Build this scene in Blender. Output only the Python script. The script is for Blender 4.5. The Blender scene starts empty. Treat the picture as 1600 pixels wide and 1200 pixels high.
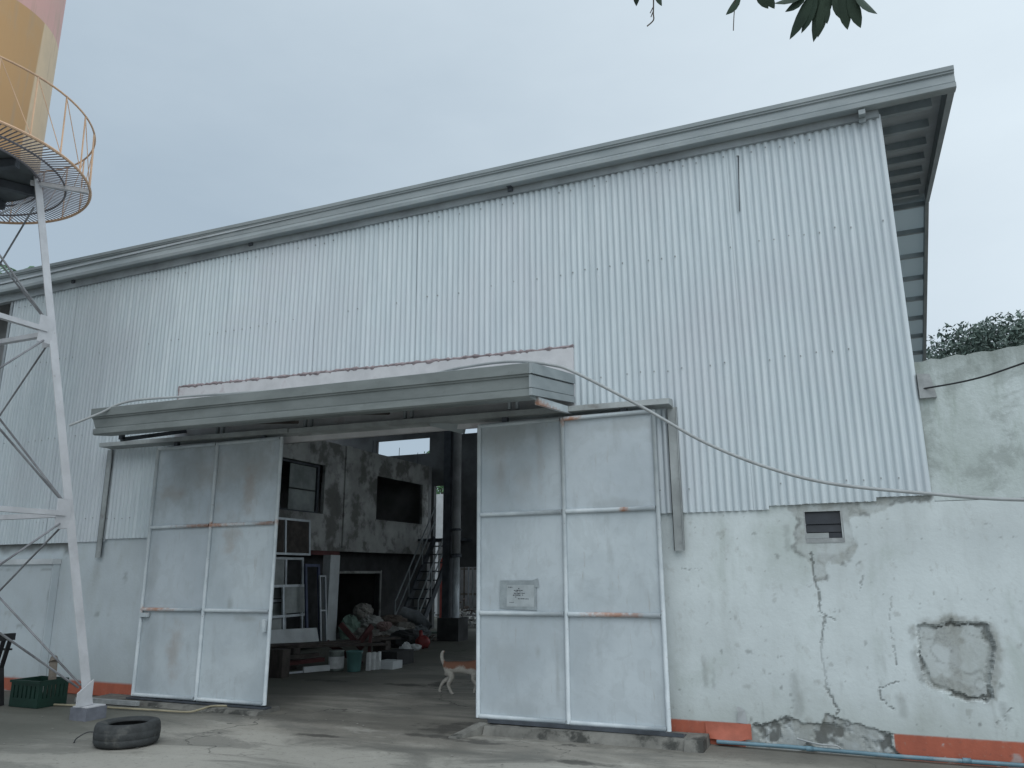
import bpy, math, random
import numpy as np
from mathutils import Vector, Matrix

random.seed(11)
rng = np.random.default_rng(7)
scene = bpy.context.scene
COL = scene.collection
PI = math.pi

# ------------------------------------------------------------------ camera
cam_d = bpy.data.cameras.new('camera')
cam_d.sensor_width = 36.0
cam_d.lens = 1205.38 / 1600 * 36.0
cam_d.clip_start = 0.05
cam_d.clip_end = 2000
cam = bpy.data.objects.new('camera', cam_d)
COL.objects.link(cam)
_p, _y, _r = (math.radians(a) for a in (13.7866, 23.4094, -0.3514))
fw = Vector((-math.sin(_y) * math.cos(_p), math.cos(_y) * math.cos(_p), math.sin(_p)))
ri0 = Vector((math.cos(_y), math.sin(_y), 0))
up0 = ri0.cross(fw)
ri = ri0 * math.cos(_r) + up0 * math.sin(_r)
up = -ri0 * math.sin(_r) + up0 * math.cos(_r)
cam.matrix_world = Matrix(((ri.x, up.x, -fw.x, 0), (ri.y, up.y, -fw.y, -7.6), (ri.z, up.z, -fw.z, 1.5), (0, 0, 0, 1)))
scene.camera = cam

# ------------------------------------------------------------------ overcast sky, soft sun
SUN_EL, SUN_AZ = math.radians(52), math.radians(150)     # azimuth clockwise from +y: behind and right of the camera
w = bpy.data.worlds.new('World')
scene.world = w
w.use_nodes = True
nt = w.node_tree
nt.nodes.clear()
def wn(t, **kw):
    n = nt.nodes.new(t)
    for k, v in kw.items(): setattr(n, k, v)
    return n
wout = wn('ShaderNodeOutputWorld'); wbg = wn('ShaderNodeBackground')
sky = wn('ShaderNodeTexSky', sky_type='NISHITA', sun_disc=False)
sky.sun_elevation = SUN_EL
sky.sun_rotation = SUN_AZ
wtc = wn('ShaderNodeTexCoord')
dot = wn('ShaderNodeVectorMath', operation='DOT_PRODUCT'); dot.inputs[1].default_value = (0.8, -0.2, 0.4)
mr = wn('ShaderNodeMapRange'); mr.inputs[1].default_value = -0.5; mr.inputs[2].default_value = 0.85
mr.inputs[3].default_value = 0.0; mr.inputs[4].default_value = 1.0
mp = wn('ShaderNodeMapping'); mp.inputs['Scale'].default_value = (1, 1, 2.6)
ns = wn('ShaderNodeTexNoise'); ns.inputs['Scale'].default_value = 2.2; ns.inputs['Detail'].default_value = 7; ns.inputs['Roughness'].default_value = 0.55
cr = wn('ShaderNodeValToRGB')
cr.color_ramp.elements[0].color = (0.395, 0.49, 0.58, 1)
cr.color_ramp.elements[1].color = (1.0, 1.13, 1.2, 1)
e = cr.color_ramp.elements.new(0.48); e.color = (0.69, 0.79, 0.865, 1)
add = wn('ShaderNodeMath', operation='MULTIPLY_ADD'); add.inputs[1].default_value = 0.30; 
sub = wn('ShaderNodeMath', operation='SUBTRACT'); sub.inputs[1].default_value = 0.145
sc = wn('ShaderNodeVectorMath', operation='SCALE'); sc.inputs['Scale'].default_value = 10.0
mix = wn('ShaderNodeMix', data_type='RGBA'); mix.inputs['Factor'].default_value = 0.95
L = nt.links.new
L(wtc.outputs['Generated'], dot.inputs[0]); L(wtc.outputs['Generated'], mp.inputs[0]); L(mp.outputs[0], ns.inputs['Vector'])
L(dot.outputs['Value'], mr.inputs[0]); L(ns.outputs['Fac'], add.inputs[0]); L(mr.outputs[0], add.inputs[2]); L(add.outputs[0], sub.inputs[0])
L(sub.outputs[0], cr.inputs[0]); L(cr.outputs[0], sc.inputs[0]); L(sky.outputs[0], mix.inputs[6]); L(sc.outputs[0], mix.inputs[7])
L(mix.outputs[2], wbg.inputs['Color']); wbg.inputs['Strength'].default_value = 0.1
L(wbg.outputs[0], wout.inputs[0])

sd = bpy.data.lights.new('sun', 'SUN'); sd.energy = 0.9; sd.angle = math.radians(50); sd.color = (1.0, 0.985, 0.96)
so = bpy.data.objects.new('sun', sd); COL.objects.link(so)
sdir = Vector((math.sin(SUN_AZ) * math.cos(SUN_EL), math.cos(SUN_AZ) * math.cos(SUN_EL), math.sin(SUN_EL)))
so.rotation_euler = sdir.to_track_quat('Z', 'Y').to_euler()
so.location = (6, -12, 14)

scene.view_settings.view_transform = 'Standard'
scene.view_settings.look = 'None'
scene.view_settings.exposure = 0.08
scene.view_settings.gamma = 1.0
scene.view_settings.use_curve_mapping = False
scene.cycles.max_bounces = 14
scene.cycles.diffuse_bounces = 8

# ------------------------------------------------------------------ materials
class NB:
    def __init__(self, name):
        self.m = bpy.data.materials.new(name); self.m.use_nodes = True
        self.t = self.m.node_tree; self.b = self.t.nodes['Principled BSDF']
        self.pos = self.t.nodes.new('ShaderNodeNewGeometry').outputs['Position']
    def n(self, typ, **kw):
        x = self.t.nodes.new(typ)
        for k, v in kw.items(): setattr(x, k, v)
        return x
    def put(self, sock, v):
        if isinstance(v, bpy.types.NodeSocket): self.t.links.new(v, sock)
        else: sock.default_value = v
    def scale(self, v, s):
        x = self.n('ShaderNodeMapping'); self.put(x.inputs[0], v); x.inputs['Scale'].default_value = s; return x.outputs[0]
    def noise(self, scale, detail=5, rough=0.55, vec=None, st=(1, 1, 1), dist=0.0):
        v = self.scale(vec if vec is not None else self.pos, st)
        x = self.n('ShaderNodeTexNoise'); self.put(x.inputs['Vector'], v)
        x.inputs['Scale'].default_value = scale; x.inputs['Detail'].default_value = detail
        x.inputs['Roughness'].default_value = rough; x.inputs['Distortion'].default_value = dist
        return x.outputs['Fac']
    def rng(self, v, a, b, c=0.0, d=1.0):
        x = self.n('ShaderNodeMapRange', interpolation_type='SMOOTHSTEP'); self.put(x.inputs[0], v)
        for i, k in enumerate((a, b, c, d)): x.inputs[i + 1].default_value = k
        return x.outputs[0]
    def math(self, op, a, b=0.0, clamp=False):
        x = self.n('ShaderNodeMath', operation=op); x.use_clamp = clamp
        self.put(x.inputs[0], a); self.put(x.inputs[1], b); return x.outputs[0]
    def mix(self, f, a, b, blend='MIX'):
        x = self.n('ShaderNodeMix', data_type='RGBA', blend_type=blend)
        self.put(x.inputs[0], f)
        for s, v in ((x.inputs[6], a), (x.inputs[7], b)):
            self.put(s, (*v, 1) if isinstance(v, tuple) and len(v) == 3 else v)
        return x.outputs[2]
    def sep(self, v=None):
        x = self.n('ShaderNodeSeparateXYZ'); self.put(x.inputs[0], v if v is not None else self.pos); return x.outputs
    def attr(self, name):
        return self.n('ShaderNodeAttribute', attribute_name=name).outputs['Fac']
    def bump(self, h, strength=0.3, dist=0.02):
        x = self.n('ShaderNodeBump'); x.inputs['Strength'].default_value = strength; x.inputs['Distance'].default_value = dist
        self.put(x.inputs['Height'], h); self.put(self.b.inputs['Normal'], x.outputs[0])
    def done(self, col, rough=0.7, metal=0.0, spec=0.4):
        self.put(self.b.inputs['Base Color'], (*col, 1) if isinstance(col, tuple) else col)
        self.put(self.b.inputs['Roughness'], rough); self.put(self.b.inputs['Metallic'], metal)
        self.b.inputs['Specular IOR Level'].default_value = spec
        return self.m
    def spots(self, lst, warp=0.09, scale=9.0):
        """blotches at given world (x, z, rx, rz, strength), edges broken up by noise"""
        s = self.sep(); nx = self.noise(scale, 4, 0.6); tot = None
        for (x, z, rx, rz, k) in lst:
            dx = self.math('DIVIDE', self.math('SUBTRACT', s[0], x), rx); dz = self.math('DIVIDE', self.math('SUBTRACT', s[2], z), rz)
            d = self.math('SQRT', self.math('ADD', self.math('MULTIPLY', dx, dx), self.math('MULTIPLY', dz, dz)))
            d = self.math('ADD', d, self.math('MULTIPLY', self.math('SUBTRACT', nx, 0.5), 2.4))
            m = self.math('MULTIPLY', self.rng(d, 1.35, 0.0), k)
            tot = m if tot is None else self.math('MAXIMUM', tot, m)
        return tot

def simple(name, col, rough=0.7, metal=0.0, var=0.25, scale=6.0, bump=0.15, dirt=None, st=(1, 1, 1)):
    b = NB(name)
    n1 = b.noise(scale, 6, 0.6, st=st); n2 = b.noise(scale * 6, 4, 0.6)
    c = b.mix(b.rng(n1, 0.3, 0.7), tuple(x * (1 - var) for x in col), tuple(min(1, x * (1 + var)) for x in col))
    c = b.mix(b.rng(n2, 0.35, 0.75, 0, var * 0.6), c, tuple(x * 0.55 for x in col))
    if dirt:
        c = b.mix(b.rng(b.noise(dirt[2], 6, 0.65), dirt[3], dirt[3] + 0.14, 0, dirt[1]), c, dirt[0])
    if bump: b.bump(n2, bump, 0.01)
    return b.done(c, rough, metal)

M = {}
# corrugated zinc-alume wall
b = NB('corrugated_zinc')
oi = b.n('ShaderNodeObjectInfo').outputs['Random']
streak = b.noise(3.0, 5, 0.6, st=(6, 1, 0.35)); cloud = b.noise(0.55, 4, 0.5); fine = b.noise(40, 3, 0.6, st=(1, 1, 0.3))
c = b.mix(b.rng(streak, 0.3, 0.72), (0.50, 0.57, 0.61), (0.60, 0.665, 0.70))
c = b.mix(b.rng(cloud, 0.42, 0.66, 0, 0.5), c, (0.53, 0.555, 0.60))
c = b.mix(b.math('MULTIPLY', oi, 0.22), c, (0.44, 0.49, 0.52))
c = b.mix(b.rng(fine, 0.62, 0.8, 0, 0.25), c, (0.36, 0.37, 0.38))
M['zinc'] = b.done(c, b.rng(cloud, 0.3, 0.7, 0.45, 0.6), 0.06, 0.28)
# gutters and flashings, grey painted steel
b = NB('grey_gutter_steel')
n1 = b.noise(1.6, 5, 0.6, st=(1, 1, 3)); n2 = b.noise(16, 5, 0.6)
c = b.mix(b.rng(n1, 0.3, 0.7), (0.25, 0.285, 0.30), (0.33, 0.365, 0.38))
c = b.mix(b.rng(n2, 0.58, 0.8, 0, 0.3), c, (0.19, 0.20, 0.2))
M['gutter'] = b.done(c, 0.55, 0.1)
b = NB('dark_grey_canopy_steel')
n1 = b.noise(1.6, 5, 0.6, st=(1, 1, 3)); n2 = b.noise(16, 5, 0.6)
c = b.mix(b.rng(n1, 0.3, 0.7), (0.165, 0.185, 0.185), (0.225, 0.25, 0.25))
c = b.mix(b.rng(n2, 0.58, 0.8, 0, 0.4), c, (0.12, 0.125, 0.12))
M['cgutter'] = b.done(c, 0.55, 0.1)
b = NB('grey_flashing')
n1 = b.noise(3.5, 6, 0.65); n2 = b.noise(18, 5, 0.6)
c = b.mix(b.rng(n1, 0.35, 0.68), (0.23, 0.245, 0.25), (0.38, 0.40, 0.41))
c = b.mix(b.rng(n2, 0.6, 0.78, 0, 0.6), c, (0.15, 0.125, 0.115))
M['flash'] = b.done(c, 0.65, 0.1)
M['soffit'] = simple('weathered_soffit_steel', (0.30, 0.33, 0.35), 0.6, 0.1, 0.25, 2.0, 0.05)
M['roof'] = simple('roof_sheet_steel', (0.44, 0.48, 0.51), 0.5, 0.1, 0.15, 1.5, 0.04)
b = NB('translucent_roof_sheet')
tr = b.n('ShaderNodeBsdfTranslucent'); tr.inputs[0].default_value = (.62, .68, .70, 1); dfs = b.n('ShaderNodeBsdfDiffuse'); dfs.inputs[0].default_value = (.5, .55, .57, 1); mx = b.n('ShaderNodeMixShader'); mx.inputs[0].default_value = .45
b.t.links.new(dfs.outputs[0], mx.inputs[1]); b.t.links.new(tr.outputs[0], mx.inputs[2]); b.t.links.new(mx.outputs[0], b.t.nodes['Material Output'].inputs[0]); M['translucent'] = b.m
M['purlin'] = simple('primed_purlin_steel', (0.36, 0.41, 0.44), 0.5, 0.1, 0.15, 3.0, 0.04)
M['darksteel'] = simple('dark_primer_steel', (0.07, 0.08, 0.095), 0.6, 0.2, 0.3, 4.0, 0.05)
# door skins: plain galvanised sheet with rust and grime
def door_mat(name, rust, grime):
    b = NB(name)
    n1 = b.noise(1.3, 5, 0.55); n2 = b.noise(5, 5, 0.6, st=(1.6, 1, 0.5)); n3 = b.noise(60, 3, 0.6)
    oi = b.n('ShaderNodeObjectInfo').outputs['Random']
    c = b.mix(b.rng(n1, 0.35, 0.65), (0.42, 0.475, 0.51), (0.53, 0.59, 0.625))
    c = b.mix(b.math('MULTIPLY', oi, 0.3), c, (0.42, 0.46, 0.52))
    c = b.mix(b.rng(n2, 0.52, 0.78, 0, 0.45), c, (0.34, 0.37, 0.385))
    c = b.mix(b.rng(n3, 0.66, 0.78, 0, 0.35), c, (0.25, 0.24, 0.23))
    c = b.mix(b.math('MULTIPLY', b.spots(grime, scale=4), 0.62), c, (0.25, 0.26, 0.255))
    c = b.mix(b.math('MULTIPLY', b.spots(rust, scale=7), 0.5), c, (0.31, 0.24, 0.19))
    n8 = b.noise(7, 7, 0.72, st=(3.5, 1, 0.4)); c = b.mix(b.rng(n8, 0.60, 0.70, 0, 0.4), c, (0.33, 0.30, 0.275)); n9 = b.noise(2.6, 6, 0.7, dist=1.5); c = b.mix(b.rng(n9, 0.52, 0.58, 0, 0.22), c, (0.37, 0.41, 0.43))
    b.bump(n1, 0.5, 0.03)
    return b.done(c, b.rng(n2, 0.3, 0.7, 0.45, 0.65), 0.12, 0.4)
M['doorL'] = door_mat('rusty_galvanised_sheet', [(-7.3, 2.75, .35, .25, .5), (-8.0, 2.52, .22, .09, .8), (-6.72, 2.55, .13, .36, 1.0), (-6.95, 1.95, .14, .28, .8), (-7.72, 0.62, .13, .35, .8), (-6.6, 2.75, .25, .2, .4), (-7.2, 2.3, .1, .1, .5)],
                      [(-7.6, 2.8, .7, .4, .9), (-6.8, 2.8, .7, .4, .8), (-7.9, 2.6, .5, .4, .7), (-6.6, 1.0, .22, .05, .8), (-8.1, .5, .1, .5, .35), (-6.9, 1.15, .05, .09, .9), (-8.2, 1.6, .1, .4, .5)])
M['doorR'] = door_mat('stained_galvanised_sheet', [(-3.35, 2.55, .10, .42, .42), (-2.9, 2.6, .05, .35, .4), (-3.1, 2.45, .12, .25, .35)],
                      [(-3.3, 2.95, .45, .22, .75), (-1.95, 2.93, .3, .08, .6), (-2.75, .55, .03, .3, .7), (-3.3, .7, .28, .2, .3), (-2.1, 2.15, .35, .06, .5), (-2.95, .75, .04, .08, .7), (-3.1, .2, .35, .14, .35)])
b = NB('white_painted_pipe')
n1 = b.noise(6, 5, 0.6); n2 = b.noise(22, 5, 0.65)
c = b.mix(b.rng(n1, 0.3, 0.7), (0.43, 0.485, 0.52), (0.54, 0.59, 0.62))
c = b.mix(b.rng(n2, 0.64, 0.74, 0, 0.8), c, (0.2, 0.15, 0.12))
sp = b.spots([(-2.2, 1.11, .26, .05, .8), (-1.95, 1.11, .08, .05, .6), (-2.03, 2.09, .06, .05, .9), (-8.05, 1.1, .3, .05, .8), (-7.3, 2.1, .5, .04, .8), (-6.4, 2.1, .2, .04, .8), (-2.55, 3.02, .12, .06, .9)], scale=20)
c = b.mix(sp, c, (0.36, 0.15, 0.075))
M['pipe'] = b.done(c, 0.5, 0.0)
# painted masonry
def wall_mat(name, white=(0.57, 0.625, 0.64), moss=0.5):
    b = NB(name)
    n1 = b.noise(0.9, 6, 0.6); n2 = b.noise(3.2, 7, 0.65, st=(1.5, 1, 0.45)); n3 = b.noise(30, 5, 0.6); n4 = b.noise(1.4, 6, 0.62, st=(1, 1, 0.6), dist=0.6)
    z = b.sep()[2]
    c = b.mix(b.rng(n1, 0.3, 0.7), tuple(x * 0.9 for x in white), tuple(min(1, x * 1.08) for x in white))
    c = b.mix(b.rng(n2, 0.48, 0.8, 0, 0.5), c, (0.40, 0.435, 0.43))
    c = b.mix(b.math('MULTIPLY', b.rng(n4, 0.5, 0.68), moss), c, (0.38, 0.435, 0.41))
    c = b.mix(b.rng(n3, 0.68, 0.8, 0, 0.35), c, (0.30, 0.32, 0.31))
    damp = b.rng(b.math('ADD', z, b.math('MULTIPLY', n4, 1.1)), 1.15, .55); c = b.mix(b.math('MULTIPLY', damp, moss), c, (0.36, 0.395, 0.365))
    n5 = b.noise(7, 7, 0.7, st=(1.3, 1, .8)); c = b.mix(b.math('MULTIPLY', b.rng(n5, .55, .66), moss * .7), c, (0.40, 0.425, 0.415))
    red = b.mix(b.rng(n2, 0.3, 0.75), (0.45, 0.135, 0.085), (0.34, 0.105, 0.07))
    red = b.mix(b.rng(n3, 0.58, 0.75, 0, 0.6), red, (0.33, 0.22, 0.17))
    c = b.mix(b.attr('red'), c, red)
    bare = b.mix(b.rng(n3, 0.3, 0.7), (0.29, 0.31, 0.305), (0.40, 0.425, 0.42))
    n6 = b.noise(3.6, 6, 0.6, dist=0.8); bare = b.mix(b.rng(n6, 0.46, 0.54, 0, 0.7), bare, (0.43, 0.465, 0.475)); bare = b.mix(b.rng(n2, 0.4, 0.7, 0, 0.7), bare, (0.27, 0.28, 0.255))
    c = b.mix(b.attr('bare'), c, bare)
    c = b.mix(b.attr('dark'), c, (0.085, 0.087, 0.08))
    b.bump(b.math('ADD', b.math('MULTIPLY', n1, 2.0), b.math('ADD', n3, b.math('MULTIPLY', b.attr('bare'), b.noise(11, 6, 0.7)))), 0.22, 0.012)
    return b.done(c, 0.85, 0, 0.25)
M['wall'] = wall_mat('dirty_white_painted_plaster', moss=0.55)
M['wallL'] = wall_mat('dirty_white_painted_plaster_left', (0.50, 0.555, 0.59), 0.2)
# raw mossy boundary concrete
b = NB('mossy_boundary_concrete')
n1 = b.noise(1.1, 7, 0.65, st=(1.4, 1, 0.6)); n2 = b.noise(2.6, 7, 0.7, st=(2, 1, 0.35)); n3 = b.noise(22, 5, 0.6); z = b.sep()[2]
c = b.mix(b.rng(n1, 0.35, 0.65), (0.43, 0.485, 0.475), (0.58, 0.64, 0.655))
n5 = b.noise(2.2, 8, 0.7, dist=0.5); n6 = b.noise(0.8, 6, 0.65, st=(1.3, 1, 0.8), dist=0.5)
c = b.mix(b.rng(n2, 0.5, 0.72, 0, 0.7), c, (0.31, 0.365, 0.325))
c = b.mix(b.rng(n5, 0.47, 0.62, 0, 0.75), c, (0.30, 0.335, 0.325))
c = b.mix(b.rng(n6, 0.52, 0.66, 0, 0.8), c, (0.20, 0.245, 0.215))
top = b.math('MULTIPLY', b.rng(b.math('ADD', z, b.math('MULTIPLY', n2, 0.7)), 3.35, 3.85), 0.7)
c = b.mix(top, c, (0.19, 0.215, 0.20))
c = b.mix(b.rng(n3, 0.64, 0.78, 0, 0.35), c, (0.24, 0.26, 0.24))
b.bump(b.math('ADD', n1, n3), 0.4, 0.015)
M['moss'] = b.done(c, 0.9, 0, 0.2)
# yard concrete
b = NB('yard_concrete')
n1 = b.noise(0.42, 7, 0.62, dist=0.8); n2 = b.noise(1.5, 7, 0.65, st=(0.6, 1.3, 1), dist=0.7); n3 = b.noise(9, 6, 0.65); n4 = b.noise(70, 4, 0.6); s = b.sep()
c = b.mix(b.rng(n1, 0.36, 0.64), (0.21, 0.20, 0.178), (0.32, 0.305, 0.272))
c = b.mix(b.rng(n2, 0.45, 0.7, 0, 0.7), c, (0.125, 0.128, 0.118))
c = b.mix(b.rng(n2, 0.28, 0.42, 0.55, 0.0), c, (0.40, 0.385, 0.35))
n7 = b.noise(0.9, 8, 0.7, st=(0.45, 1.5, 1), dist=1.0)
fore = b.rng(b.math('ADD', s[1], b.math('MULTIPLY', b.math('SUBTRACT', n2, 0.5), 2.2)), -0.85, -1.45)
c = b.mix(b.math('MULTIPLY', fore, 0.7), c, (0.40, 0.39, 0.355))
c = b.mix(b.rng(n7, 0.50, 0.60, 0, 0.6), c, (0.15, 0.148, 0.135))
c = b.mix(b.rng(n7, 0.44, 0.36, 0, 0.55), c, (0.42, 0.41, 0.375))
c = b.mix(b.rng(n3, 0.56, 0.74, 0, 0.45), c, (0.12, 0.12, 0.11))
c = b.mix(b.rng(n4, 0.62, 0.75, 0, 0.4), c, (0.38, 0.37, 0.35))
vo = b.n('ShaderNodeTexVoronoi', feature='DISTANCE_TO_EDGE'); vv = b.n('ShaderNodeVectorMath', operation='ADD'); nz_ = b.n('ShaderNodeTexNoise'); nz_.inputs['Scale'].default_value = 2.2; nz_.inputs['Detail'].default_value = 6; b.put(nz_.inputs['Vector'], b.pos); b.put(vv.inputs[0], b.pos); b.put(vv.inputs[1], nz_.outputs['Color']); vo.inputs['Scale'].default_value = 0.42; b.put(vo.inputs['Vector'], b.scale(vv.outputs[0], (1, 1, 0)))
ck = b.rng(vo.outputs['Distance'], 0.007, 0.001); ck = b.math('MULTIPLY', ck, b.rng(n1, 0.4, 0.55)); c = b.mix(b.math('MULTIPLY', ck, 0.75), c, (0.05, 0.05, 0.046))
spk = b.noise(26, 5, 0.7); c = b.mix(b.rng(spk, 0.58, 0.68, 0, 0.5), c, (0.10, 0.10, 0.092)); spk2 = b.noise(38, 4, 0.7, st=(1, 1.1, 1)); c = b.mix(b.rng(spk2, 0.64, 0.72, 0, 0.5), c, (0.40, 0.39, 0.36))
# damp, mossy strip at the left under the tower and mud stains by the threshold
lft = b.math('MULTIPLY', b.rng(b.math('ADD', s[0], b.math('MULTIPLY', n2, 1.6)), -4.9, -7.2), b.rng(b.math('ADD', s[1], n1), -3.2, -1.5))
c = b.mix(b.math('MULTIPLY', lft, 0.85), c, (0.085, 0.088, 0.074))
def gspot(x, y, rx, ry):
    dx = b.math('DIVIDE', b.math('SUBTRACT', s[0], x), rx); dy = b.math('DIVIDE', b.math('SUBTRACT', s[1], y), ry)
    d = b.math('SQRT', b.math('ADD', b.math('MULTIPLY', dx, dx), b.math('MULTIPLY', dy, dy)))
    return b.rng(b.math('ADD', d, b.math('MULTIPLY', b.math('SUBTRACT', b.noise(5, 4, 0.6), 0.5), 2.5)), 1.1, 0.45)
foot = b.math('MULTIPLY', b.rng(b.math('ADD', s[1], b.math('MULTIPLY', b.math('SUBTRACT', n3, 0.5), 0.35)), -0.62, -0.38), b.rng(s[1], 0.3, 0.1)); c = b.mix(b.math('MULTIPLY', foot, 0.55), c, (0.085, 0.083, 0.072))  # contact shade along the wall foot, painted into the ground colour
wet = None
for q in ((-3.75, -.62, .5, .09), (-3.3, -.72, .35, .07), (-3.9, -.2, .35, .3), (-5.9, 2.35, .45, .12), (-5.5, 2.6, .2, .3), (-7.3, 2.3, .5, .12), (-4.9, -1.0, .3, .08), (-2.2, -1.1, .3, .08)):
    g = gspot(*q); wet = g if wet is None else b.math('MAXIMUM', wet, g)
c = b.mix(b.math('MULTIPLY', wet, 0.75), c, (0.052, 0.05, 0.046))
b.bump(b.math('ADD', b.math('MULTIPLY', n2, 1.5), b.math('ADD', n3, b.math('MULTIPLY', n4, 0.4))), 0.4, 0.012)
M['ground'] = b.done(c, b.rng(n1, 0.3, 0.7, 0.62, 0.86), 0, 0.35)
M['kerb'] = simple('stained_kerb_concrete', (0.17, 0.168, 0.155), 0.85, 0, 0.3, 4, 0.5, ((0.03, 0.032, 0.03), 0.9, 3.5, 0.5))
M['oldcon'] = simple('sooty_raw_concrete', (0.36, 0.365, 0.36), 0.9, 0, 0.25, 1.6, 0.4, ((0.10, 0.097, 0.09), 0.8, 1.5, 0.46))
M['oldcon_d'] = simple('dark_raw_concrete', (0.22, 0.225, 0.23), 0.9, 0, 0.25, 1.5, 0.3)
M['soot'] = simple('sooty_dark_wall', (0.05, 0.052, 0.055), 0.9, 0, 0.35, 2.5, 0.3)  # near-black tone for lower storey, floor slab and pedestal
M['sootgrey'] = simple('dim_grey_block_wall', (0.13, 0.135, 0.14), 0.9, 0, 0.3, 1.2, 0.3)  # even dark grey for the warehouse back wall
M['redbeam'] = simple('dark_red_painted_beam', (0.10, 0.035, 0.035), 0.7, 0, 0.3, 4)
M['black'] = simple('near_black_void_paint', (0.02, 0.021, 0.023), 0.9, 0, 0.2, 3)
M['whitep'] = simple('off_white_paint', (0.52, 0.55, 0.57), 0.6, 0, 0.12, 3, 0.1, ((0.25, 0.25, 0.24), 0.5, 6.0, 0.6))
M['alu'] = simple('aluminium_frame', (0.50, 0.54, 0.58), 0.45, 0.3, 0.15, 5, 0.05)
M['bluealu'] = simple('dark_blue_frame', (0.06, 0.075, 0.14), 0.5, 0.1, 0.2, 5, 0.05)
M['glass'] = simple('dusty_grey_glazing', (0.22, 0.245, 0.245), 0.35, 0, 0.3, 2.0, 0.03)
M['bladeglass'] = simple('dark_louvre_glass', (0.028, 0.032, 0.04), 0.3, 0, 0.2, 8, 0.02)
M['screwhead'] = simple('dull_screw_heads', (0.27, 0.29, 0.3), 0.5, 0.2, 0.2, 30, 0)
M['pebble'] = simple('grey_pebbles', (0.26, 0.255, 0.24), 0.9, 0, 0.4, 14, 0.2)
M['strip'] = simple('stained_pale_steel', (0.335, 0.36, 0.365), 0.6, 0.1, 0.2, 3, 0.05, ((0.20, 0.19, 0.185), 0.7, 5.0, 0.57))
M['wood'] = simple('weathered_dark_wood', (0.055, 0.046, 0.042), 0.8, 0, 0.35, 5, 0.2, st=(3, 1, 1))
M['redwood'] = simple('dark_red_wood', (0.075, 0.026, 0.026), 0.7, 0, 0.3, 6, 0.1)
M['stake'] = simple('dull_stake_wood', (0.15, 0.13, 0.11), 0.85, 0, 0.3, 6, 0.3)
M['teal'] = simple('teal_bucket_plastic', (0.085, 0.19, 0.185), 0.45, 0, 0.12, 4, 0.03)
M['can'] = simple('grey_paint_can', (0.19, 0.215, 0.205), 0.5, 0.2, 0.3, 9, 0.1)
M['green'] = simple('green_crate_plastic', (0.008, 0.032, 0.023), 0.5, 0, 0.2, 5, 0.05)
M['gmat'] = simple('pale_green_sheet', (0.16, 0.24, 0.20), 0.6, 0, 0.2, 5, 0.05)
M['redp'] = simple('red_plastic', (0.22, 0.04, 0.04), 0.5, 0, 0.2, 6, 0.05)
M['redpost'] = simple('red_painted_post', (0.42, 0.10, 0.085), 0.6, 0, 0.15, 6, 0.05)
M['blackp'] = simple('black_plastic', (0.018, 0.018, 0.02), 0.45, 0, 0.2, 6, 0.03)
M['plastic'] = simple('white_plastic_film', (0.55, 0.57, 0.58), 0.4, 0, 0.15, 12, 0.3)
M['sack'] = simple('dusty_sackcloth', (0.21, 0.20, 0.185), 0.9, 0, 0.25, 8, 0.4)
M['sack2'] = simple('brown_sackcloth', (0.14, 0.115, 0.10), 0.9, 0, 0.3, 8, 0.4)
M['sack3'] = simple('blue_grey_tarpaulin', (0.16, 0.175, 0.19), 0.6, 0, 0.25, 7, 0.3)
M['darkcloth'] = simple('black_tarpaulin', (0.022, 0.024, 0.026), 0.7, 0, 0.3, 6, 0.2)
M['rubber'] = simple('worn_tyre_rubber', (0.038, 0.042, 0.044), 0.75, 0, 0.25, 10, 0.3, ((0.13, 0.13, 0.12), 0.45, 4.0, 0.55))
M['rubble'] = simple('broken_masonry', (0.58, 0.58, 0.57), 0.9, 0, 0.3, 7, 0.4)
M['rubble_d'] = simple('brown_debris', (0.12, 0.10, 0.09), 0.9, 0, 0.35, 7, 0.4)
M['cable'] = simple('grey_cable_sheath', (0.33, 0.35, 0.36), 0.5, 0, 0.12, 6, 0.05)
M['wire'] = simple('black_wire', (0.03, 0.032, 0.035), 0.5, 0, 0.1, 6, 0)
M['bluepipe'] = simple('blue_water_pipe', (0.13, 0.225, 0.28), 0.4, 0, 0.15, 5, 0.03, ((0.35, 0.36, 0.36), 0.6, 3.0, 0.55))
M['hose'] = simple('faded_yellow_hose', (0.30, 0.27, 0.19), 0.6, 0, 0.2, 5, 0.03)
M['tower'] = simple('white_tower_paint', (0.52, 0.53, 0.56), 0.5, 0, 0.10, 4, 0.1, ((0.22, 0.18, 0.16), 0.7, 9.0, 0.64))
M['towerbase'] = simple('grey_footing_paint', (0.15, 0.16, 0.19), 0.8, 0, 0.2, 5, 0.3)
M['rail'] = simple('peach_railing_paint', (0.62, 0.41, 0.27), 0.5, 0, 0.15, 3, 0.05, ((0.30, 0.19, 0.17), 0.6, 5.0, 0.58))
M['grate'] = simple('grating_steel', (0.20, 0.19, 0.21), 0.55, 0.2, 0.25, 3, 0.05)
M['tankbottom'] = simple('dark_tank_bottom', (0.10, 0.115, 0.125), 0.7, 0, 0.3, 2.5, 0.15)
M['pinkmortar'] = simple('pinkish_mortar', (0.27, 0.225, 0.235), 0.9, 0, 0.3, 14, 0.6)
M['flashwhite'] = simple('limewashed_render', (0.55, 0.55, 0.57), 0.8, 0, 0.10, 3, 0.25, ((0.40, 0.35, 0.37), 0.6, 3.0, 0.55))
M['tape'] = simple('grey_tape', (0.285, 0.325, 0.345), 0.5, 0, 0.15, 9, 0.2)
M['paper'] = simple('greyed_paper', (0.36, 0.40, 0.42), 0.8, 0, 0.1, 12, 0.1)
M['ink'] = simple('faded_black_print', (0.045, 0.05, 0.06), 0.8, 0, 0.1, 12, 0)
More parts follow.
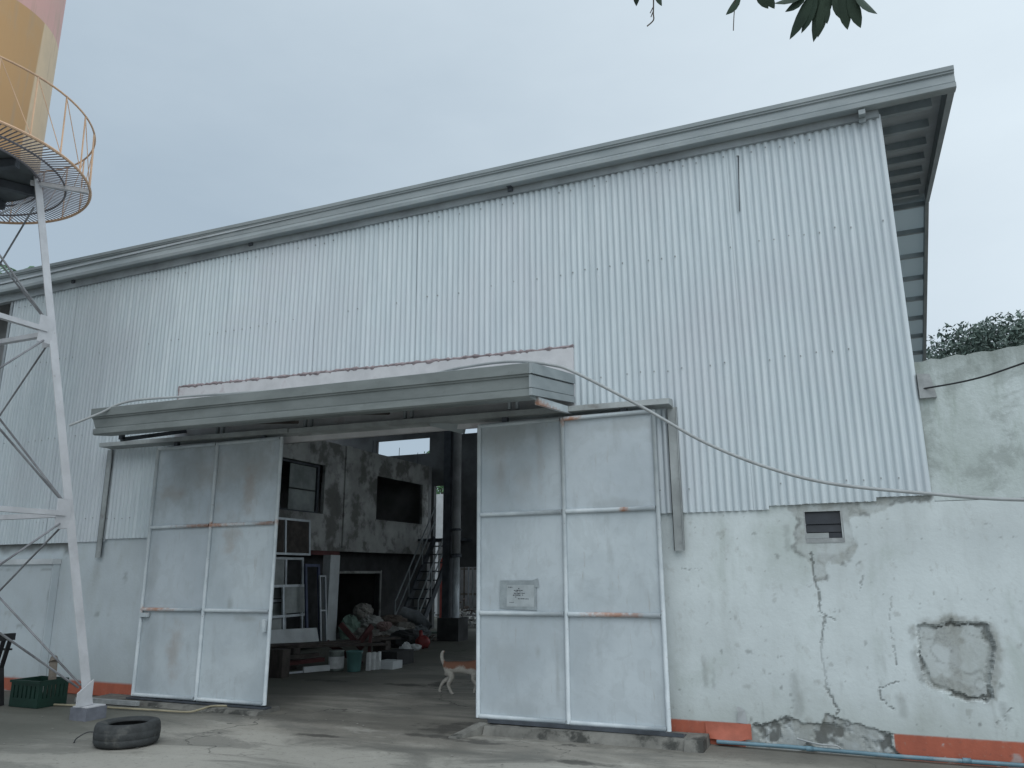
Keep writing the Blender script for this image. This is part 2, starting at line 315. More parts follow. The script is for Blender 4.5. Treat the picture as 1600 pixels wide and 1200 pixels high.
# foliage
def leafmat(name, a, c2, tr=0.25):
    b = NB(name)
    n = b.noise(1.6, 4, 0.6); n2 = b.noise(14, 3, 0.6)
    c = b.mix(b.rng(n, 0.35, 0.65), a, c2); c = b.mix(b.rng(n2, 0.4, 0.7, 0, 0.5), c, tuple(x * 0.6 for x in a))
    m = b.done(c, 0.55, 0, 0.3)
    return m
M['leaf_far'] = leafmat('hazy_far_leaves', (0.085, 0.125, 0.105), (0.16, 0.21, 0.19))  # distance haze mixed into the leaf colour
M['leaf_bg'] = leafmat('fresh_green_leaves', (0.05, 0.12, 0.05), (0.10, 0.20, 0.10))
M['leaf_mango'] = leafmat('dark_mango_leaves', (0.035, 0.06, 0.045), (0.055, 0.085, 0.06))
M['bark'] = simple('grey_bark', (0.12, 0.10, 0.085), 0.9, 0, 0.3, 5, 0.5)
# water tank mural
b = NB('faded_tank_mural')
s = b.sep(); CX, CY = -9.326, -2.775
ang = b.math('ARCTAN2', b.math('SUBTRACT', s[1], CY), b.math('SUBTRACT', s[0], CX))
zz = s[2]; n = b.noise(2.0, 5, 0.6)
# cream swathe on the right of an ochre field, pink above a curved line
edge = b.math('ADD', b.math('MULTIPLY', b.math('SUBTRACT', zz, 6.65), 0.03), 0.335)
cream = b.rng(b.math('SUBTRACT', ang, edge), -0.012, 0.012)
pink = b.rng(zz, 8.06, 8.075)
c = b.mix(cream, (0.45, 0.27, 0.125), (0.60, 0.46, 0.31))
c = b.mix(pink, c, (0.58, 0.34, 0.31))
c = b.mix(b.rng(n, 0.45, 0.75, 0, 0.35), c, (0.40, 0.33, 0.24))
dr = b.noise(3, 6, 0.65, st=(5, 5, 0.35)); c = b.mix(b.rng(dr, 0.5, 0.72, 0, 0.5), c, (0.36, 0.27, 0.19))
M['mural'] = b.done(c, 0.6)
M['rodsteel'] = simple('weathered_tie_rod', (0.20, 0.205, 0.22), 0.55, 0.1, 0.5, 2.2, 0.05)
# dog coat
b = NB('tan_and_white_coat')
tc = b.n('ShaderNodeTexCoord').outputs['Object']; s = b.sep(tc); n = b.noise(9, 4, 0.6, vec=tc); n2 = b.noise(60, 3, 0.6, vec=tc)
k = b.rng(b.math('ADD', s[2], b.math('MULTIPLY', b.math('SUBTRACT', n, 0.5), 0.22)), 0.325, 0.375)
k = b.math('MULTIPLY', k, b.rng(b.math('ADD', s[0], b.math('MULTIPLY', n, 0.05)), -0.055, -0.02))
c = b.mix(k, (0.46, 0.44, 0.40), (0.25, 0.12, 0.08))
c = b.mix(b.rng(n2, 0.4, 0.75, 0, 0.3), c, (0.2, 0.15, 0.12))
M['dog'] = b.done(c, 0.85, 0, 0.2)

# ------------------------------------------------------------------ mesh helpers
class MB:
    def __init__(self): self.v, self.f = [], []
    def quad(self, a, b, c, d): i = len(self.v); self.v += [tuple(a), tuple(b), tuple(c), tuple(d)]; self.f.append((i, i + 1, i + 2, i + 3))
    def tri(self, a, b, c): i = len(self.v); self.v += [tuple(a), tuple(b), tuple(c)]; self.f.append((i, i + 1, i + 2))
    def hexa(self, p):   # 8 points: bottom ring 0-3 ccw from above, top ring 4-7
        i = len(self.v); self.v += [tuple(q) for q in p]
        self.f += [tuple(i + k for k in q) for q in ((3, 2, 1, 0), (4, 5, 6, 7), (0, 1, 5, 4), (1, 2, 6, 5), (2, 3, 7, 6), (3, 0, 4, 7))]
    def box(self, x0, x1, y0, y1, z0, z1):
        self.hexa([(x0, y0, z0), (x1, y0, z0), (x1, y1, z0), (x0, y1, z0), (x0, y0, z1), (x1, y0, z1), (x1, y1, z1), (x0, y1, z1)])
    def bar(self, p, q, w, h=None, upv=(0, 0, 1)):
        h = h or w; p, q = Vector(p), Vector(q); d = (q - p).normalized(); u = Vector(upv)
        if abs(d.dot(u)) > 0.98: u = Vector((0, 1, 0))
        s = d.cross(u).normalized(); t = s.cross(d).normalized(); s *= w / 2; t *= h / 2
        self.hexa([p - s - t, p + s - t, q + s - t, q - s - t, p - s + t, p + s + t, q + s + t, q - s + t])
    def tube(self, pts, r, n=8, caps=True):
        pts = [Vector(p) for p in pts]; rs = r if isinstance(r, (list, tuple)) else [r] * len(pts)
        i0 = len(self.v); prev = None
        for k, p in enumerate(pts):
            d = (pts[min(k + 1, len(pts) - 1)] - pts[max(k - 1, 0)]).normalized()
            if prev is None:
                u = Vector((0, 0, 1)) if abs(d.z) < 0.9 else Vector((0, 1, 0)); s = d.cross(u).normalized()
            else:
                s = (prev - d * prev.dot(d)).normalized()
            prev = s; t = s.cross(d)
            for a in range(n):
                an = 2 * PI * a / n; q = p + (s * math.cos(an) + t * math.sin(an)) * rs[k]; self.v.append(tuple(q))
        for k in range(len(pts) - 1):
            for a in range(n):
                b_ = (a + 1) % n; self.f.append((i0 + k * n + a, i0 + k * n + b_, i0 + (k + 1) * n + b_, i0 + (k + 1) * n + a))
        if caps:
            self.f.append(tuple(i0 + a for a in range(n))); self.f.append(tuple(i0 + (len(pts) - 1) * n + a for a in range(n))[::-1])
    def lathe(self, prof, c, n=32, close=False):
        i0 = len(self.v); m = len(prof)
        for a in range(n):
            an = 2 * PI * a / n
            for r, z in prof: self.v.append((c[0] + r * math.cos(an), c[1] + r * math.sin(an), c[2] + z))
        for a in range(n):
            b_ = (a + 1) % n
            for k in range(m if close else m - 1):
                k2 = (k + 1) % m
                self.f.append((i0 + a * m + k, i0 + b_ * m + k, i0 + b_ * m + k2, i0 + a * m + k2))
    def prism(self, prof, fn0, fn1, caps=True):
        """extrude closed profile; fn0/fn1 map (a, b) to 3-D at each end"""
        i0 = len(self.v); n = len(prof)
        for p in prof: self.v.append(tuple(fn0(*p)))
        for p in prof: self.v.append(tuple(fn1(*p)))
        for k in range(n):
            k2 = (k + 1) % n; self.f.append((i0 + k, i0 + k2, i0 + n + k2, i0 + n + k))
        if caps: self.f.append(tuple(i0 + k for k in range(n))[::-1]); self.f.append(tuple(i0 + n + k for k in range(n)))
    def blob(self, c, r, seed=0, rough=0.25, nu=12, nv=8):
        g = random.Random(seed); ph = [g.uniform(0, 6.28) for _ in range(6)]; i0 = len(self.v)
        for j in range(nv + 1):
            th = PI * j / nv
            for i in range(nu):
                a = 2 * PI * i / nu
                k = 1 + rough * (math.sin(3 * a + ph[0]) * math.sin(2 * th + ph[1]) * 0.6 + math.sin(5 * a + ph[2] + 3 * th) * 0.4 + g.uniform(-.3, .3))
                self.v.append((c[0] + r[0] * k * math.sin(th) * math.cos(a), c[1] + r[1] * k * math.sin(th) * math.sin(a), max(c[2] + r[2] * k * math.cos(th), 0.004)))
        for j in range(nv):
            for i in range(nu):
                i2 = (i + 1) % nu; self.f.append((i0 + j * nu + i, i0 + (j + 1) * nu + i, i0 + (j + 1) * nu + i2, i0 + j * nu + i2))
    def build(self, name, mat, parent=None, smooth=False, world=True):
        me = bpy.data.meshes.new(name)
        v = self.v
        base = ORIG.get(parent.name, Vector()) if parent else Vector()
        if parent and world: v = [(x - base.x, y - base.y, z - base.z) for x, y, z in v]
        me.from_pydata(v, [], self.f); me.materials.append(M[mat] if isinstance(mat, str) else mat)
        if smooth: me.shade_smooth()
        o = bpy.data.objects.new(name, me); COL.objects.link(o)
        if parent: o.parent = parent; ORIG[o.name] = base
        return o
ORIG = {}
def tag(o, label=None, cat=None, group=None, kind=None):
    for k, v in (('label', label), ('category', cat), ('group', group), ('kind', kind)):
        if v: o[k] = v
    return o
def thing(name, loc, label, cat, group=None):
    o = bpy.data.objects.new(name, None); COL.objects.link(o); o.location = loc; o.empty_display_size = 0.2
    ORIG[o.name] = Vector(loc); return tag(o, label, cat, group)
def solo(mb, name, mat, loc, label, cat, group=None, smooth=False):
    """one-mesh top-level thing with its origin at loc"""
    me = bpy.data.meshes.new(name); me.from_pydata([(x - loc[0], y - loc[1], z - loc[2]) for x, y, z in mb.v], [], mb.f)
    me.materials.append(M[mat] if isinstance(mat, str) else mat)
    if smooth: me.shade_smooth()
    o = bpy.data.objects.new(name, me); o.location = loc; COL.objects.link(o); ORIG[o.name] = Vector(loc)
    return tag(o, label, cat, group)
def inst(src, parent, name=None):
    o = src.copy(); COL.objects.link(o); o.parent = parent; ORIG[o.name] = ORIG.get(parent.name, Vector()); return o
def lerp(a, b, t): return a + (b - a) * t
def interp(x, pts):
    return float(np.interp(x, [p[0] for p in pts], [p[1] for p in pts]))
def smoothline(pts, n=6):
    P = [Vector(p) for p in pts]; out = []
    for i in range(len(P) - 1):
        p0, p1, p2, p3 = P[max(i - 1, 0)], P[i], P[i + 1], P[min(i + 2, len(P) - 1)]
        for k in range(n):
            t = k / n
            out.append(0.5 * ((2 * p1) + (p2 - p0) * t + (2 * p0 - 5 * p1 + 4 * p2 - p3) * t * t + (3 * p1 - p0 - 3 * p2 + p3) * t ** 3))
    out.append(P[-1]); return out
# 2-D value noise for wall masks
_G = rng.random((256, 256))
def vnoise(x, y):
    xi, yi = np.floor(x).astype(int), np.floor(y).astype(int); fx, fy = x - xi, y - yi
    fx, fy = fx * fx * (3 - 2 * fx), fy * fy * (3 - 2 * fy); g = lambda i, j: _G[i % 256, j % 256]
    return (g(xi, yi) * (1 - fx) + g(xi + 1, yi) * fx) * (1 - fy) + (g(xi, yi + 1) * (1 - fx) + g(xi + 1, yi + 1) * fx) * fy
def fbm(x, y, o=4):
    s, a, t = 0, 1.0, 0
    for k in range(o): s = s + a * vnoise(x * 2 ** k + 17 * k, y * 2 ** k + 31 * k); t += a; a *= 0.5
    return s / t
def segdist(X, Z, pts):
    d = np.full(X.shape, 9.0)
    for (ax, az), (bx, bz) in zip(pts[:-1], pts[1:]):
        vx, vz = bx - ax, bz - az; t = np.clip(((X - ax) * vx + (Z - az) * vz) / (vx * vx + vz * vz), 0, 1)
        d = np.minimum(d, np.hypot(X - ax - t * vx, Z - az - t * vz))
    return d
def inpoly(X, Z, pts):
    r = np.zeros(X.shape, bool); n = len(pts)
    for i in range(n):
        (ax, az), (bx, bz) = pts[i], pts[(i + 1) % n]
        if az == bz: continue
        c = ((az > Z) != (bz > Z)) & (X < (bx - ax) * (Z - az) / (bz - az) + ax); r ^= c
    return r
def sdpoly(X, Z, pts):
    d = segdist(X, Z, pts + [pts[0]]); return np.where(inpoly(X, Z, pts), -d, d)
def sstep(a, b, x): t = np.clip((x - a) / (b - a), 0, 1); return t * t * (3 - 2 * t)

# ================================================================== SETTING
# ground: one sheet to the horizon, finely divided near the camera
def axis(lo, hi, step, far):
    a = list(np.arange(lo, hi + 1e-6, step)); out = []
    d = step
    x = a[0]
    while x > -far: d *= 1.5; x -= d; out.insert(0, x)
    d = step; x = a[-1]; tail = []
    while x < far: d *= 1.5; x += d; tail.append(x)
    return out + a + tail
gx, gy = axis(-13, 4, 0.125, 700), axis(-8, 14, 0.125, 700)
X, Y = np.meshgrid(np.array(gx), np.array(gy))
near = ((X > -13) & (X < 4) & (Y > -8) & (Y < 14))
Z = np.where(near, (fbm(X * 0.7 + 40, Y * 0.7 + 40) - 0.5) * 0.02, 0)
Z = np.where((Y < 0.2) & (Y > -0.6) & near, Z * 0.3, Z) - 0.006
mb = MB(); mb.v = np.stack([X, Y, Z], -1).reshape(-1, 3).tolist(); nxg, nyg = len(gx), len(gy)
mb.f = [(j * nxg + i, j * nxg + i + 1, (j + 1) * nxg + i + 1, (j + 1) * nxg + i) for j in range(nyg - 1) for i in range(nxg - 1)]
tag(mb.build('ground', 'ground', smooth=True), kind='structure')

# ================================================================== WAREHOUSE
WH = thing('warehouse', (-5.5, 0, 0), 'large grey corrugated steel warehouse with a sloping eave and whitewashed masonry base', 'warehouse')
def ztop(x): return interp(x, [(-12.4, 5.96), (-7, 5.94), (-3.3, 5.92), (0.7, 5.84)])
def zbot(x):
    if x > 0.22: return 2.135
    if x > -0.40: return 2.10
    if x > -0.69: return 2.095
    if x > -1.62: return 2.06
    if -8.19 < x < -2.56: return 3.55
    if x >= -2.56: return 2.06
    if x > -9.30: return 1.985
    if x > -10.0: return 1.955
    return 1.95
# corrugated sheets, one object each, lapping over their neighbour
XL, XR, NS = -12.02, 0.665, 17
W = (XR - XL) / NS; PITCH = (XR - XL) / 180
for k in range(NS):
    x0, x1 = XL + k * W, XL + (k + 1) * W + (0.03 if k < NS - 1 else 0)
    yo = -0.012 - (0.004 if k % 2 else 0.0); tilt = random.uniform(-0.0015, 0.0015)
    xs = sorted(set(np.round(np.arange(x0, x1 + 1e-6, PITCH / 8), 5).tolist()) | {b_ + s_ * 1e-3 for b_ in (0.22, -0.40, -0.69, -8.19, -2.56, -9.30, -10.0) for s_ in (-1, 1) if x0 < b_ < x1})
    mb = MB(); cols = []
    zl = [0, 0.12, 0.35, 0.62, 0.88, 1]
    for x in xs:
        z0, z1 = zbot(x) + random.uniform(-.002, .002), ztop(x)
        y = yo + 0.0125 * (2 * ((math.cos(2 * PI * (x - XL) / PITCH) + 1) / 2) ** 1.9 - 0.8) + tilt * (x - x0)
        cols.append(len(mb.v))
        for t in zl:
            z = lerp(z0, z1, t)
            dent = 0.006 * (math.sin(x * 2.1 + z * 1.3) + math.sin(x * 0.9 - z * 2.2 + k))
            mb.v.append((x, y + dent * 0.5, z))
    for a, b_ in zip(cols[:-1], cols[1:]):
        for j in range(len(zl) - 1): mb.f.append((a + j, b_ + j, b_ + j + 1, a + j + 1))
    s_ = mb.build('corrugated_sheet', 'zinc', WH, smooth=True)
mb = MB(); mb.hexa([(-.735, -.036, 5.08), (-.73, -.036, 5.08), (-.73, -.024, 5.08), (-.735, -.024, 5.08), (-.705, -.036, 5.70), (-.692, -.036, 5.70), (-.692, -.024, 5.70), (-.705, -.024, 5.70)]); mb.build('lap_gap', 'darksteel', WH)
# screws in rows along the girts
mb = MB()
for zr in (2.3, 3.5, 4.72, 5.72):
    for k in range(int((XR - XL) / (PITCH * 2))):
        x = XL + PITCH * (k * 2 + 0.5)
        if zr < 3.7 and -8.3 < x < -2.5: continue
        if random.random() < 0.45: continue
        zz_ = zr + random.uniform(-.015, .015) + 0.004 * x
        mb.box(x - .0055, x + .0055, -.034, -.02, zz_ - .0055, zz_ + .0055)
tag(mb.build('sheet_screws', 'screwhead', WH), kind='stuff')

# eave gutter, stepped box profile
def zoff(x): return interp(x, [(-14.6, 0.24), (-12.0, 0.145), (-10, 0.115), (-6.85, 0.06), (-3, 0.03), (1.30, 0.0)])
prof = [(-.06, 5.872), (-.15, 5.866), (-.165, 5.872), (-.17, 5.915), (-.14, 5.93), (-.145, 5.94), (-.145, 6.02), (-.165, 6.025), (-.165, 6.04), (-.178, 6.045), (-.183, 6.085), (-.16, 6.10), (-.06, 6.105)]
mb = MB(); xs_ = [-14.6, -12, -9, -6, -3, -1, 1.30]
for xa, xb in zip(xs_[:-1], xs_[1:]):
    za, zb_ = zoff(xa), zoff(xb)
    mb.prism(prof, lambda y, z, xa=xa, za=za: (xa, y, z + za * (0.35 if z < 5.93 else 1)), lambda y, z, xb=xb, zb_=zb_: (xb, y, z + zb_ * (0.35 if z < 5.93 else 1)), caps=(xb > 1.2))
mb.build('eave_gutter', 'gutter', WH)
mb = MB(); mb.box(-14.6, 0.64, -.05, .03, 5.80, 6.10); mb.build('eave_board', 'soffit', WH)
for x in (-10.6, -7.13, -3.27, 0.49):
    z = ztop(x) - 0.01
    mb = MB(); mb.box(x - .03, x + .03, -.15, -.052, z - .03, z + .02); mb.box(x - .03, x + .03, -.075, -.045, z - .075, z - .031)
    mb.build('gutter_bracket', 'darksteel' if x < -1 else 'gutter', WH)
# roof: two slopes; the right hand verge runs out of square
# eave at (1.30, -.16, 6.10), ridge at (1.85, 7, 8.13), rear eave at (1.84, 13.9, 6.12)
def roofz(y): return 6.10 + (y + .16) * (8.13 - 6.10) / 7.16 if y <= 7 else 8.13 - (y - 7) * (8.13 - 6.12) / 6.9
def vergex(y): return interp(y, [(-.16, 1.30), (7, 1.85), (13.9, 2.04)])
for (ya, yb) in ((-.16, 7.0), (7.0, 13.9)):
    za, zb_ = roofz(ya) - .03, roofz(yb) - .03
    strips = [(-14.6, None, 'roof_slope', 'roof')] if ya < 1 else [(-14.6, -9.6, 'roof_slope', 'roof'), (-9.6, -7.2, 'translucent_sheet', 'translucent'), (-7.2, -3.4, 'roof_slope', 'roof'), (-3.4, -1.0, 'translucent_sheet', 'translucent'), (-1.0, .2, 'roof_slope', 'roof'), (.2, None, 'translucent_sheet', 'translucent')]  # two inner translucent strips are added, unseen, to light the interior
    for xa, xb, nm, mt in strips:
        mb = MB(); x1a, x1b = (vergex(ya), vergex(yb)) if xb is None else (xb, xb); th = .03 if mt == 'roof' else .006
        mb.hexa([(xa, ya, za), (x1a, ya, za), (x1b, yb, zb_), (xa, yb, zb_), (xa, ya, za + th), (x1a, ya, za + th), (x1b, yb, zb_ + th), (xa, yb, zb_ + th)])
        mb.build(nm, mt, WH)
    # verge board along the slope
    mb = MB()
    a = Vector((vergex(ya) - .03, ya + .06, za - .095)); c_ = Vector((vergex(yb) - .03, yb, zb_ - .095))
    mb.bar(a, c_, .06, .17); mb.build('verge_board', 'gutter', WH)
mb = MB(); mb.prism([(-.2, -.02), (0, .06), (.2, -.02), (0, .03)], lambda a, c_: (-14.6, 7 + a, 8.12 + c_), lambda a, c_: (1.82, 7 + a, 8.12 + c_)); mb.build('ridge_cap', 'gutter', WH)
for y in [0.0, .75, 1.62, 2.53, 3.41, 4.36, 5.43, 6.5] + [7.2 + 0.73 * i for i in range(9)]:
    mb = MB(); z = roofz(y)
    mb.box(-14.4, vergex(y) - (.16 if y < 7 else .05), y - .03, y + .03, z - (.13 if y < 7 else .125), z - .036)
    mb.build('purlin', 'purlin', WH)
for x in (-11.6, -7.5, -3.4, 0.3):
    for ya, yb in ((0.3, 6.99), (7.01, 13.6)):
        mb = MB(); mb.bar((x, ya, roofz(ya) - .28), (x, yb, roofz(yb) - .28), .12, .24); mb.build('rafter', 'darksteel', WH)
# right side: block wall, left open above, unseen, to let light inside
mb = MB(); mb.hexa([(.45, .23, 0), (.62, .23, 0), (1.65, 13.4, 0), (1.48, 13.4, 0), (.45, .23, 3.3), (.62, .23, 3.3), (1.65, 13.4, 3.3), (1.48, 13.4, 3.3)])
mb.build('side_wall', 'oldcon', WH)
for y in (3.5, 7.0, 10.5):
    x = .53 + .078 * y; mb = MB(); mb.box(x - .08, x + .08, y - .08, y + .08, 3.301, roofz(y) - .2); mb.build('side_post', 'darksteel', WH)

# ---- masonry base, right of the doorway: fine grid with broken plaster, cracks and an infilled hole
x0, x1, z1, st = -3.0, 3.2, 2.1625, 0.0125
xs, zs = np.arange(x0, x1 + 1e-6, st), np.arange(-0.02, z1 + 1e-6, st)
X, Z = np.meshgrid(xs, zs)
wx_, wz_ = (fbm(X * 9, Z * 9) - .5) * .09, (fbm(X * 9 + 50, Z * 9 + 9) - .5) * .09
fx, fz = (fbm(X * 40, Z * 40, 3) - .5) * .022, (fbm(X * 40 + 9, Z * 40 + 70, 3) - .5) * .022
lx_, lz_ = (fbm(X * 4 + 21, Z * 4 + 13, 3) - .5) * .10, (fbm(X * 4 + 71, Z * 4 + 33, 3) - .5) * .10
Xw, Zw = X + wx_ * .8 + fx * 1.4 + lx_, Z + wz_ * .8 + fz * 1.4 + lz_
hollow = [(0.418, 1.038), (0.478, 1.065), (0.946, 1.074), (0.943, 0.949), (0.878, 0.530), (0.823, 0.484), (0.667, 0.504), (0.487, 0.544), (0.430, 0.657), (0.413, 0.833)]
basep = [(-1.033, -0.05), (-1.0, 0.10), (-0.941, 0.16), (-0.715, 0.274), (-0.611, 0.244), (-0.430, 0.230), (-0.371, 0.311), (-0.221, 0.284), (-0.028, 0.231), (0.135, 0.168), (0.15, -0.05)]
topp = [(-0.56, 2.3), (-0.531, 2.09), (-0.433, 1.943), (-0.506, 1.744), (-0.385, 1.572), (-0.335, 1.40), (-0.26, 1.42), (-0.2, 1.58), (-0.092, 1.569), (0.003, 1.734), (-0.027, 1.959), (0.158, 1.99), (0.289, 2.004), (0.374, 2.075), (0.626, 2.09), (.8, 2.3)]
cracks = [[(-0.361, 1.656), (-0.360, 1.433), (-0.333, 1.267), (-0.338, 1.158), (-0.294, 1.120), (-0.337, 0.995), (-0.363, 0.834), (-0.344, 0.650), (-0.351, 0.519), (-0.307, 0.443), (-0.266, 0.343), (-.30, .28)],
          [(0.251, 1.298), (0.219, 1.139), (0.219, 0.878), (0.231, 0.724)], [(0.131, 0.567), (0.084, 0.540), (0.059, 0.488), (0.109, 0.415), (0.162, 0.368)],
          [(1.016, 0.442), (0.962, 0.367), (0.903, 0.316)], [(0.052, 1.459), (-0.002, 1.339)], [(.135, .567), (.23, .60)], [(-1.55, 1.53), (-1.36, 1.53)], [(-.29, 1.12), (-.22, 1.09)]]
dh = sdpoly(Xw, Zw, hollow); db = sdpoly(Xw, Zw, basep); dt = sdpoly(Xw, Zw, topp)
inh, inb, int_ = sstep(.012, -.012, dh), sstep(.01, -.01, db), sstep(.012, -.012, dt)
Xf, Zf = X + fx * 1.6 + wx_ * .25, Z + fz * 1.6 + wz_ * .25
dc = np.full(X.shape, 9.0)
for i, c_ in enumerate(cracks): dc = np.minimum(dc, segdist(Xf, Zf, c_) * (1.0 if i == 0 else 1.7))
crack = sstep(.013, .003, dc) * (0.45 + 0.55 * sstep(.35, .6, fbm(X * 3, Z * 3)))
ewd = .006 + .030 * sstep(.42, .66, fbm(X * 4.3 + 3, Z * 4.3 + 2)) + .016 * sstep(.62, .5, Z)
edge = sstep(ewd, ewd * .25, np.abs(dh + .016)) * (0.35 + 0.65 * sstep(.36, .5, fbm(X * 6 + 3, Z * 6)))
lump = fbm(X * 11 + 5, Z * 11 + 2, 3)
smear = np.zeros(X.shape)
for pl_, wd_ in (([(-1.38, .74), (-1.37, .42)], .035), ([(-1.31, .66), (-1.30, .45)], .025), ([(.10, .78), (.11, .52)], .05), ([(-.62, .62), (-.58, .30)], .06), ([(.95, .45), (1.0, .25)], .05), ([(.36, .82), (.40, .62)], .05), ([(-.55, 1.90), (-.56, 1.70)], .04), ([(.20, .6), (.24, .35)], .06)):
    smear = np.maximum(smear, sstep(wd_, wd_ * .2, segdist(X + fx + wx_ * .4, Z, pl_)) * sstep(.30, .55, fbm(X * 12 + 5, Z * 7)))
inner_bits = inh * sstep(.02, .0, np.abs(fbm(X * 3.3 + 8, Z * 3.3 + 8) - .52)) * 0.35
halo = sstep(.09, .0, dh + .12 * (fbm(X * 5 + 7, Z * 5 + 3) - .5)) * sstep(.40, .58, fbm(X * 6, Z * 6 + 40)) * .95
bare = np.clip(np.maximum.reduce([inh, inb, int_ * (.45 + .5 * sstep(.42, .56, fbm(X * 5 + 31, Z * 5 + 2))), halo * .8, sstep(.72, .78, fbm(X * 4 + 90, Z * 4 + 12)) * sstep(.75, .4, Z) * .6, sstep(.78, .82, fbm(X * 7 + 20, Z * 7)) * .5]), 0, 1)
wedge = sdpoly(X + wx_ * 1.2 + fx, Z + wz_ * 1.2 + fz, [(.50, 1.10), (.80, 1.10), (.74, .98), (.80, .92), (.72, .90), (.70, .62), (.86, .60), (.90, .45), (.56, .45), (.46, .56), (.47, .66), (.60, .64), (.62, .86), (.53, .99)])
bare = np.where(dh < 0, inh * np.maximum(.55, sstep(.02, -.02, wedge)), bare)
ringb = sstep(.075, .03, dh) * sstep(-.005, .01, dh) * np.clip(sstep(.92, 1.0, Z) + sstep(.86, .92, X) + sstep(.46, .40, X) * .8, 0, 1) * sstep(.34, .5, fbm(X * 7 + 3, Z * 7 + 1))
bare = np.clip(np.maximum(bare, ringb), 0, 1)
redz = .185 + .0 * X
red = sstep(.006, -.006, Z + fz * .3 - redz) * np.where((X < -1.0) | (X > .14), 1, 0)
red = red * (1 - sstep(.70, .76, fbm(X * 8 + 3, Z * 8 + 66))) * (1 - inb)
dark = np.clip(np.maximum.reduce([smear * .24, crack * .68, edge * .72, inner_bits, inb * sstep(.40, .30, lump) * .75, sstep(.03, .0, np.abs(dt)) * sstep(.5, .62, fbm(X * 9, Z * 9 + 5)) * .6,
      sstep(.76, .86, fbm(X * 14 + 60, Z * 10)) * .5 * sstep(1.6, .5, Z), sstep(.80, .88, fbm(X * 26 + 30, Z * 26 + 11, 3)) * .4, sstep(.76, .9, fbm(X * 9 + 11, Z * 1.8 + 41)) * .35 * sstep(1.3, .7, Z), inb * sstep(.02, 0, np.abs(db)) * .6, inb * sstep(.018, .0, np.abs(fbm(X * 4 + 60, Z * 4 + 31) - .5)) * .7]), 0, 1)
# damp soft band right above the ground
depth = .026 * inh + .02 * edge * (dh < .02) + .014 * inb + .018 * inb * (1 - sstep(.30, .55, lump)) + .006 * int_ * lump + .008 * crack - .004 * fbm(X * 2, Z * 2)
Yw = .012 + depth
vent = (X > -.395) & (X < -.075) & (Z > 1.755) & (Z < 2.035)
mb = MB(); mb.v = np.stack([X, Yw, Z], -1).reshape(-1, 3).tolist(); nx_ = len(xs); nz_ = len(zs)
hole = (vent[:-1, :-1] & vent[1:, 1:]) | ((X[1:, 1:] > .68) & (Z[1:, 1:] > 2.09))
mb.f = [(j * nx_ + i, j * nx_ + i + 1, (j + 1) * nx_ + i + 1, (j + 1) * nx_ + i) for j in range(nz_ - 1) for i in range(nx_ - 1) if not hole[j, i]]
nfront = len(mb.v)
for (a, b_, c_, d_) in ((x0, -.40, -.02, 2.084), (-.07, x1, -.02, 2.084), (-.40, -.07, -.02, 1.75), (-.40, -.07, 2.04, 2.084)): mb.box(a, b_, .062, .21, c_, d_)
mb.quad((x0, .008, -.02), (x0, .062, -.02), (x0, .062, z1), (x0, .008, z1)); mb.quad((x0, .008, z1 - .001), (x0, .062, z1 - .001), (.675, .062, z1 - .001), (.675, .008, z1 - .001))
wallR = mb.build('masonry_wall', 'wall', WH, smooth=False)
for nm, arr in (('red', red), ('bare', bare), ('dark', dark)):
    at = wallR.data.attributes.new(nm, 'FLOAT', 'POINT'); vals = np.zeros(len(wallR.data.vertices), np.float32); vals[:nfront] = arr.reshape(-1); at.data.foreach_set('value', vals)
# lifted flake of paint above the red band
mb = MB(); mb.quad((-1.12, .004, .19), (-1.03, .006, .185), (-1.04, -.02, .30), (-1.10, -.035, .29)); mb.quad((-1.10, -.035, .29), (-1.04, -.02, .30), (-1.09, -.045, .335), (-1.11, -.05, .32))
mb.build('paint_flake', 'whitep', WH)
M['redpaint'] = simple('peeling_red_paint', (0.43, 0.13, 0.085), 0.6, 0, 0.15, 7, 0.1)
mb = MB(); nu, nv = 14, 6
for j in range(nv + 1):
    for i in range(nu + 1):
        u, v = i / nu, j / nv; lo = .035 + .03 * (1 - abs(2 * u - 1)) * 0 + .035 * max(0, u - .75) * 4 * .5 + .012 * math.sin(u * 9)
        mb.v.append((lerp(-1.40, -1.0, u), .003 - .035 * (1 - v) ** 2 * math.sin(PI * min(1, u * 1.1)) - .004, lerp(lo, .186, v)))
for j in range(nv):
    for i in range(nu): q = j * (nu + 1) + i; mb.f.append((q, q + 1, q + nu + 2, q + nu + 1))
mb.build('paint_flake', 'redpaint', WH, smooth=True)
# louvre vent
vn = MB(); vn.box(-.40, -.389, .012, .07, 1.75, 2.04); vn.box(-.081, -.07, .012, .07, 1.75, 2.04); vn.box(-.389, -.081, .02, .07, 2.03, 2.04); vn.box(-.389, -.081, .008, .04, 1.75, 1.79)
VO = vn.build('louvre_vent', 'flash', WH)
for z0_, z1_ in ((1.845, 1.912), (1.917, 2.028)):
    mb = MB(); mb.hexa([(-.389, .030, z0_), (-.081, .030, z0_), (-.081, .034, z0_), (-.389, .034, z0_), (-.389, .044, z1_), (-.081, .044, z1_), (-.081, .048, z1_), (-.389, .048, z1_)])
    mb.build('louvre_blade', 'bladeglass', VO)
mb = MB(); mb.box(-.389, -.20, .025, .04, 1.792, 1.838); mb.build('louvre_blade', 'strip', VO); mb = MB(); mb.box(-.198, -.081, .03, .045, 1.792, 1.838); mb.build('louvre_blade', 'bladeglass', VO)
mb = MB(); mb.box(-.39, -.08, .12, .13, 1.75, 2.04); mb.build('vent_shadow_board', 'black', VO)

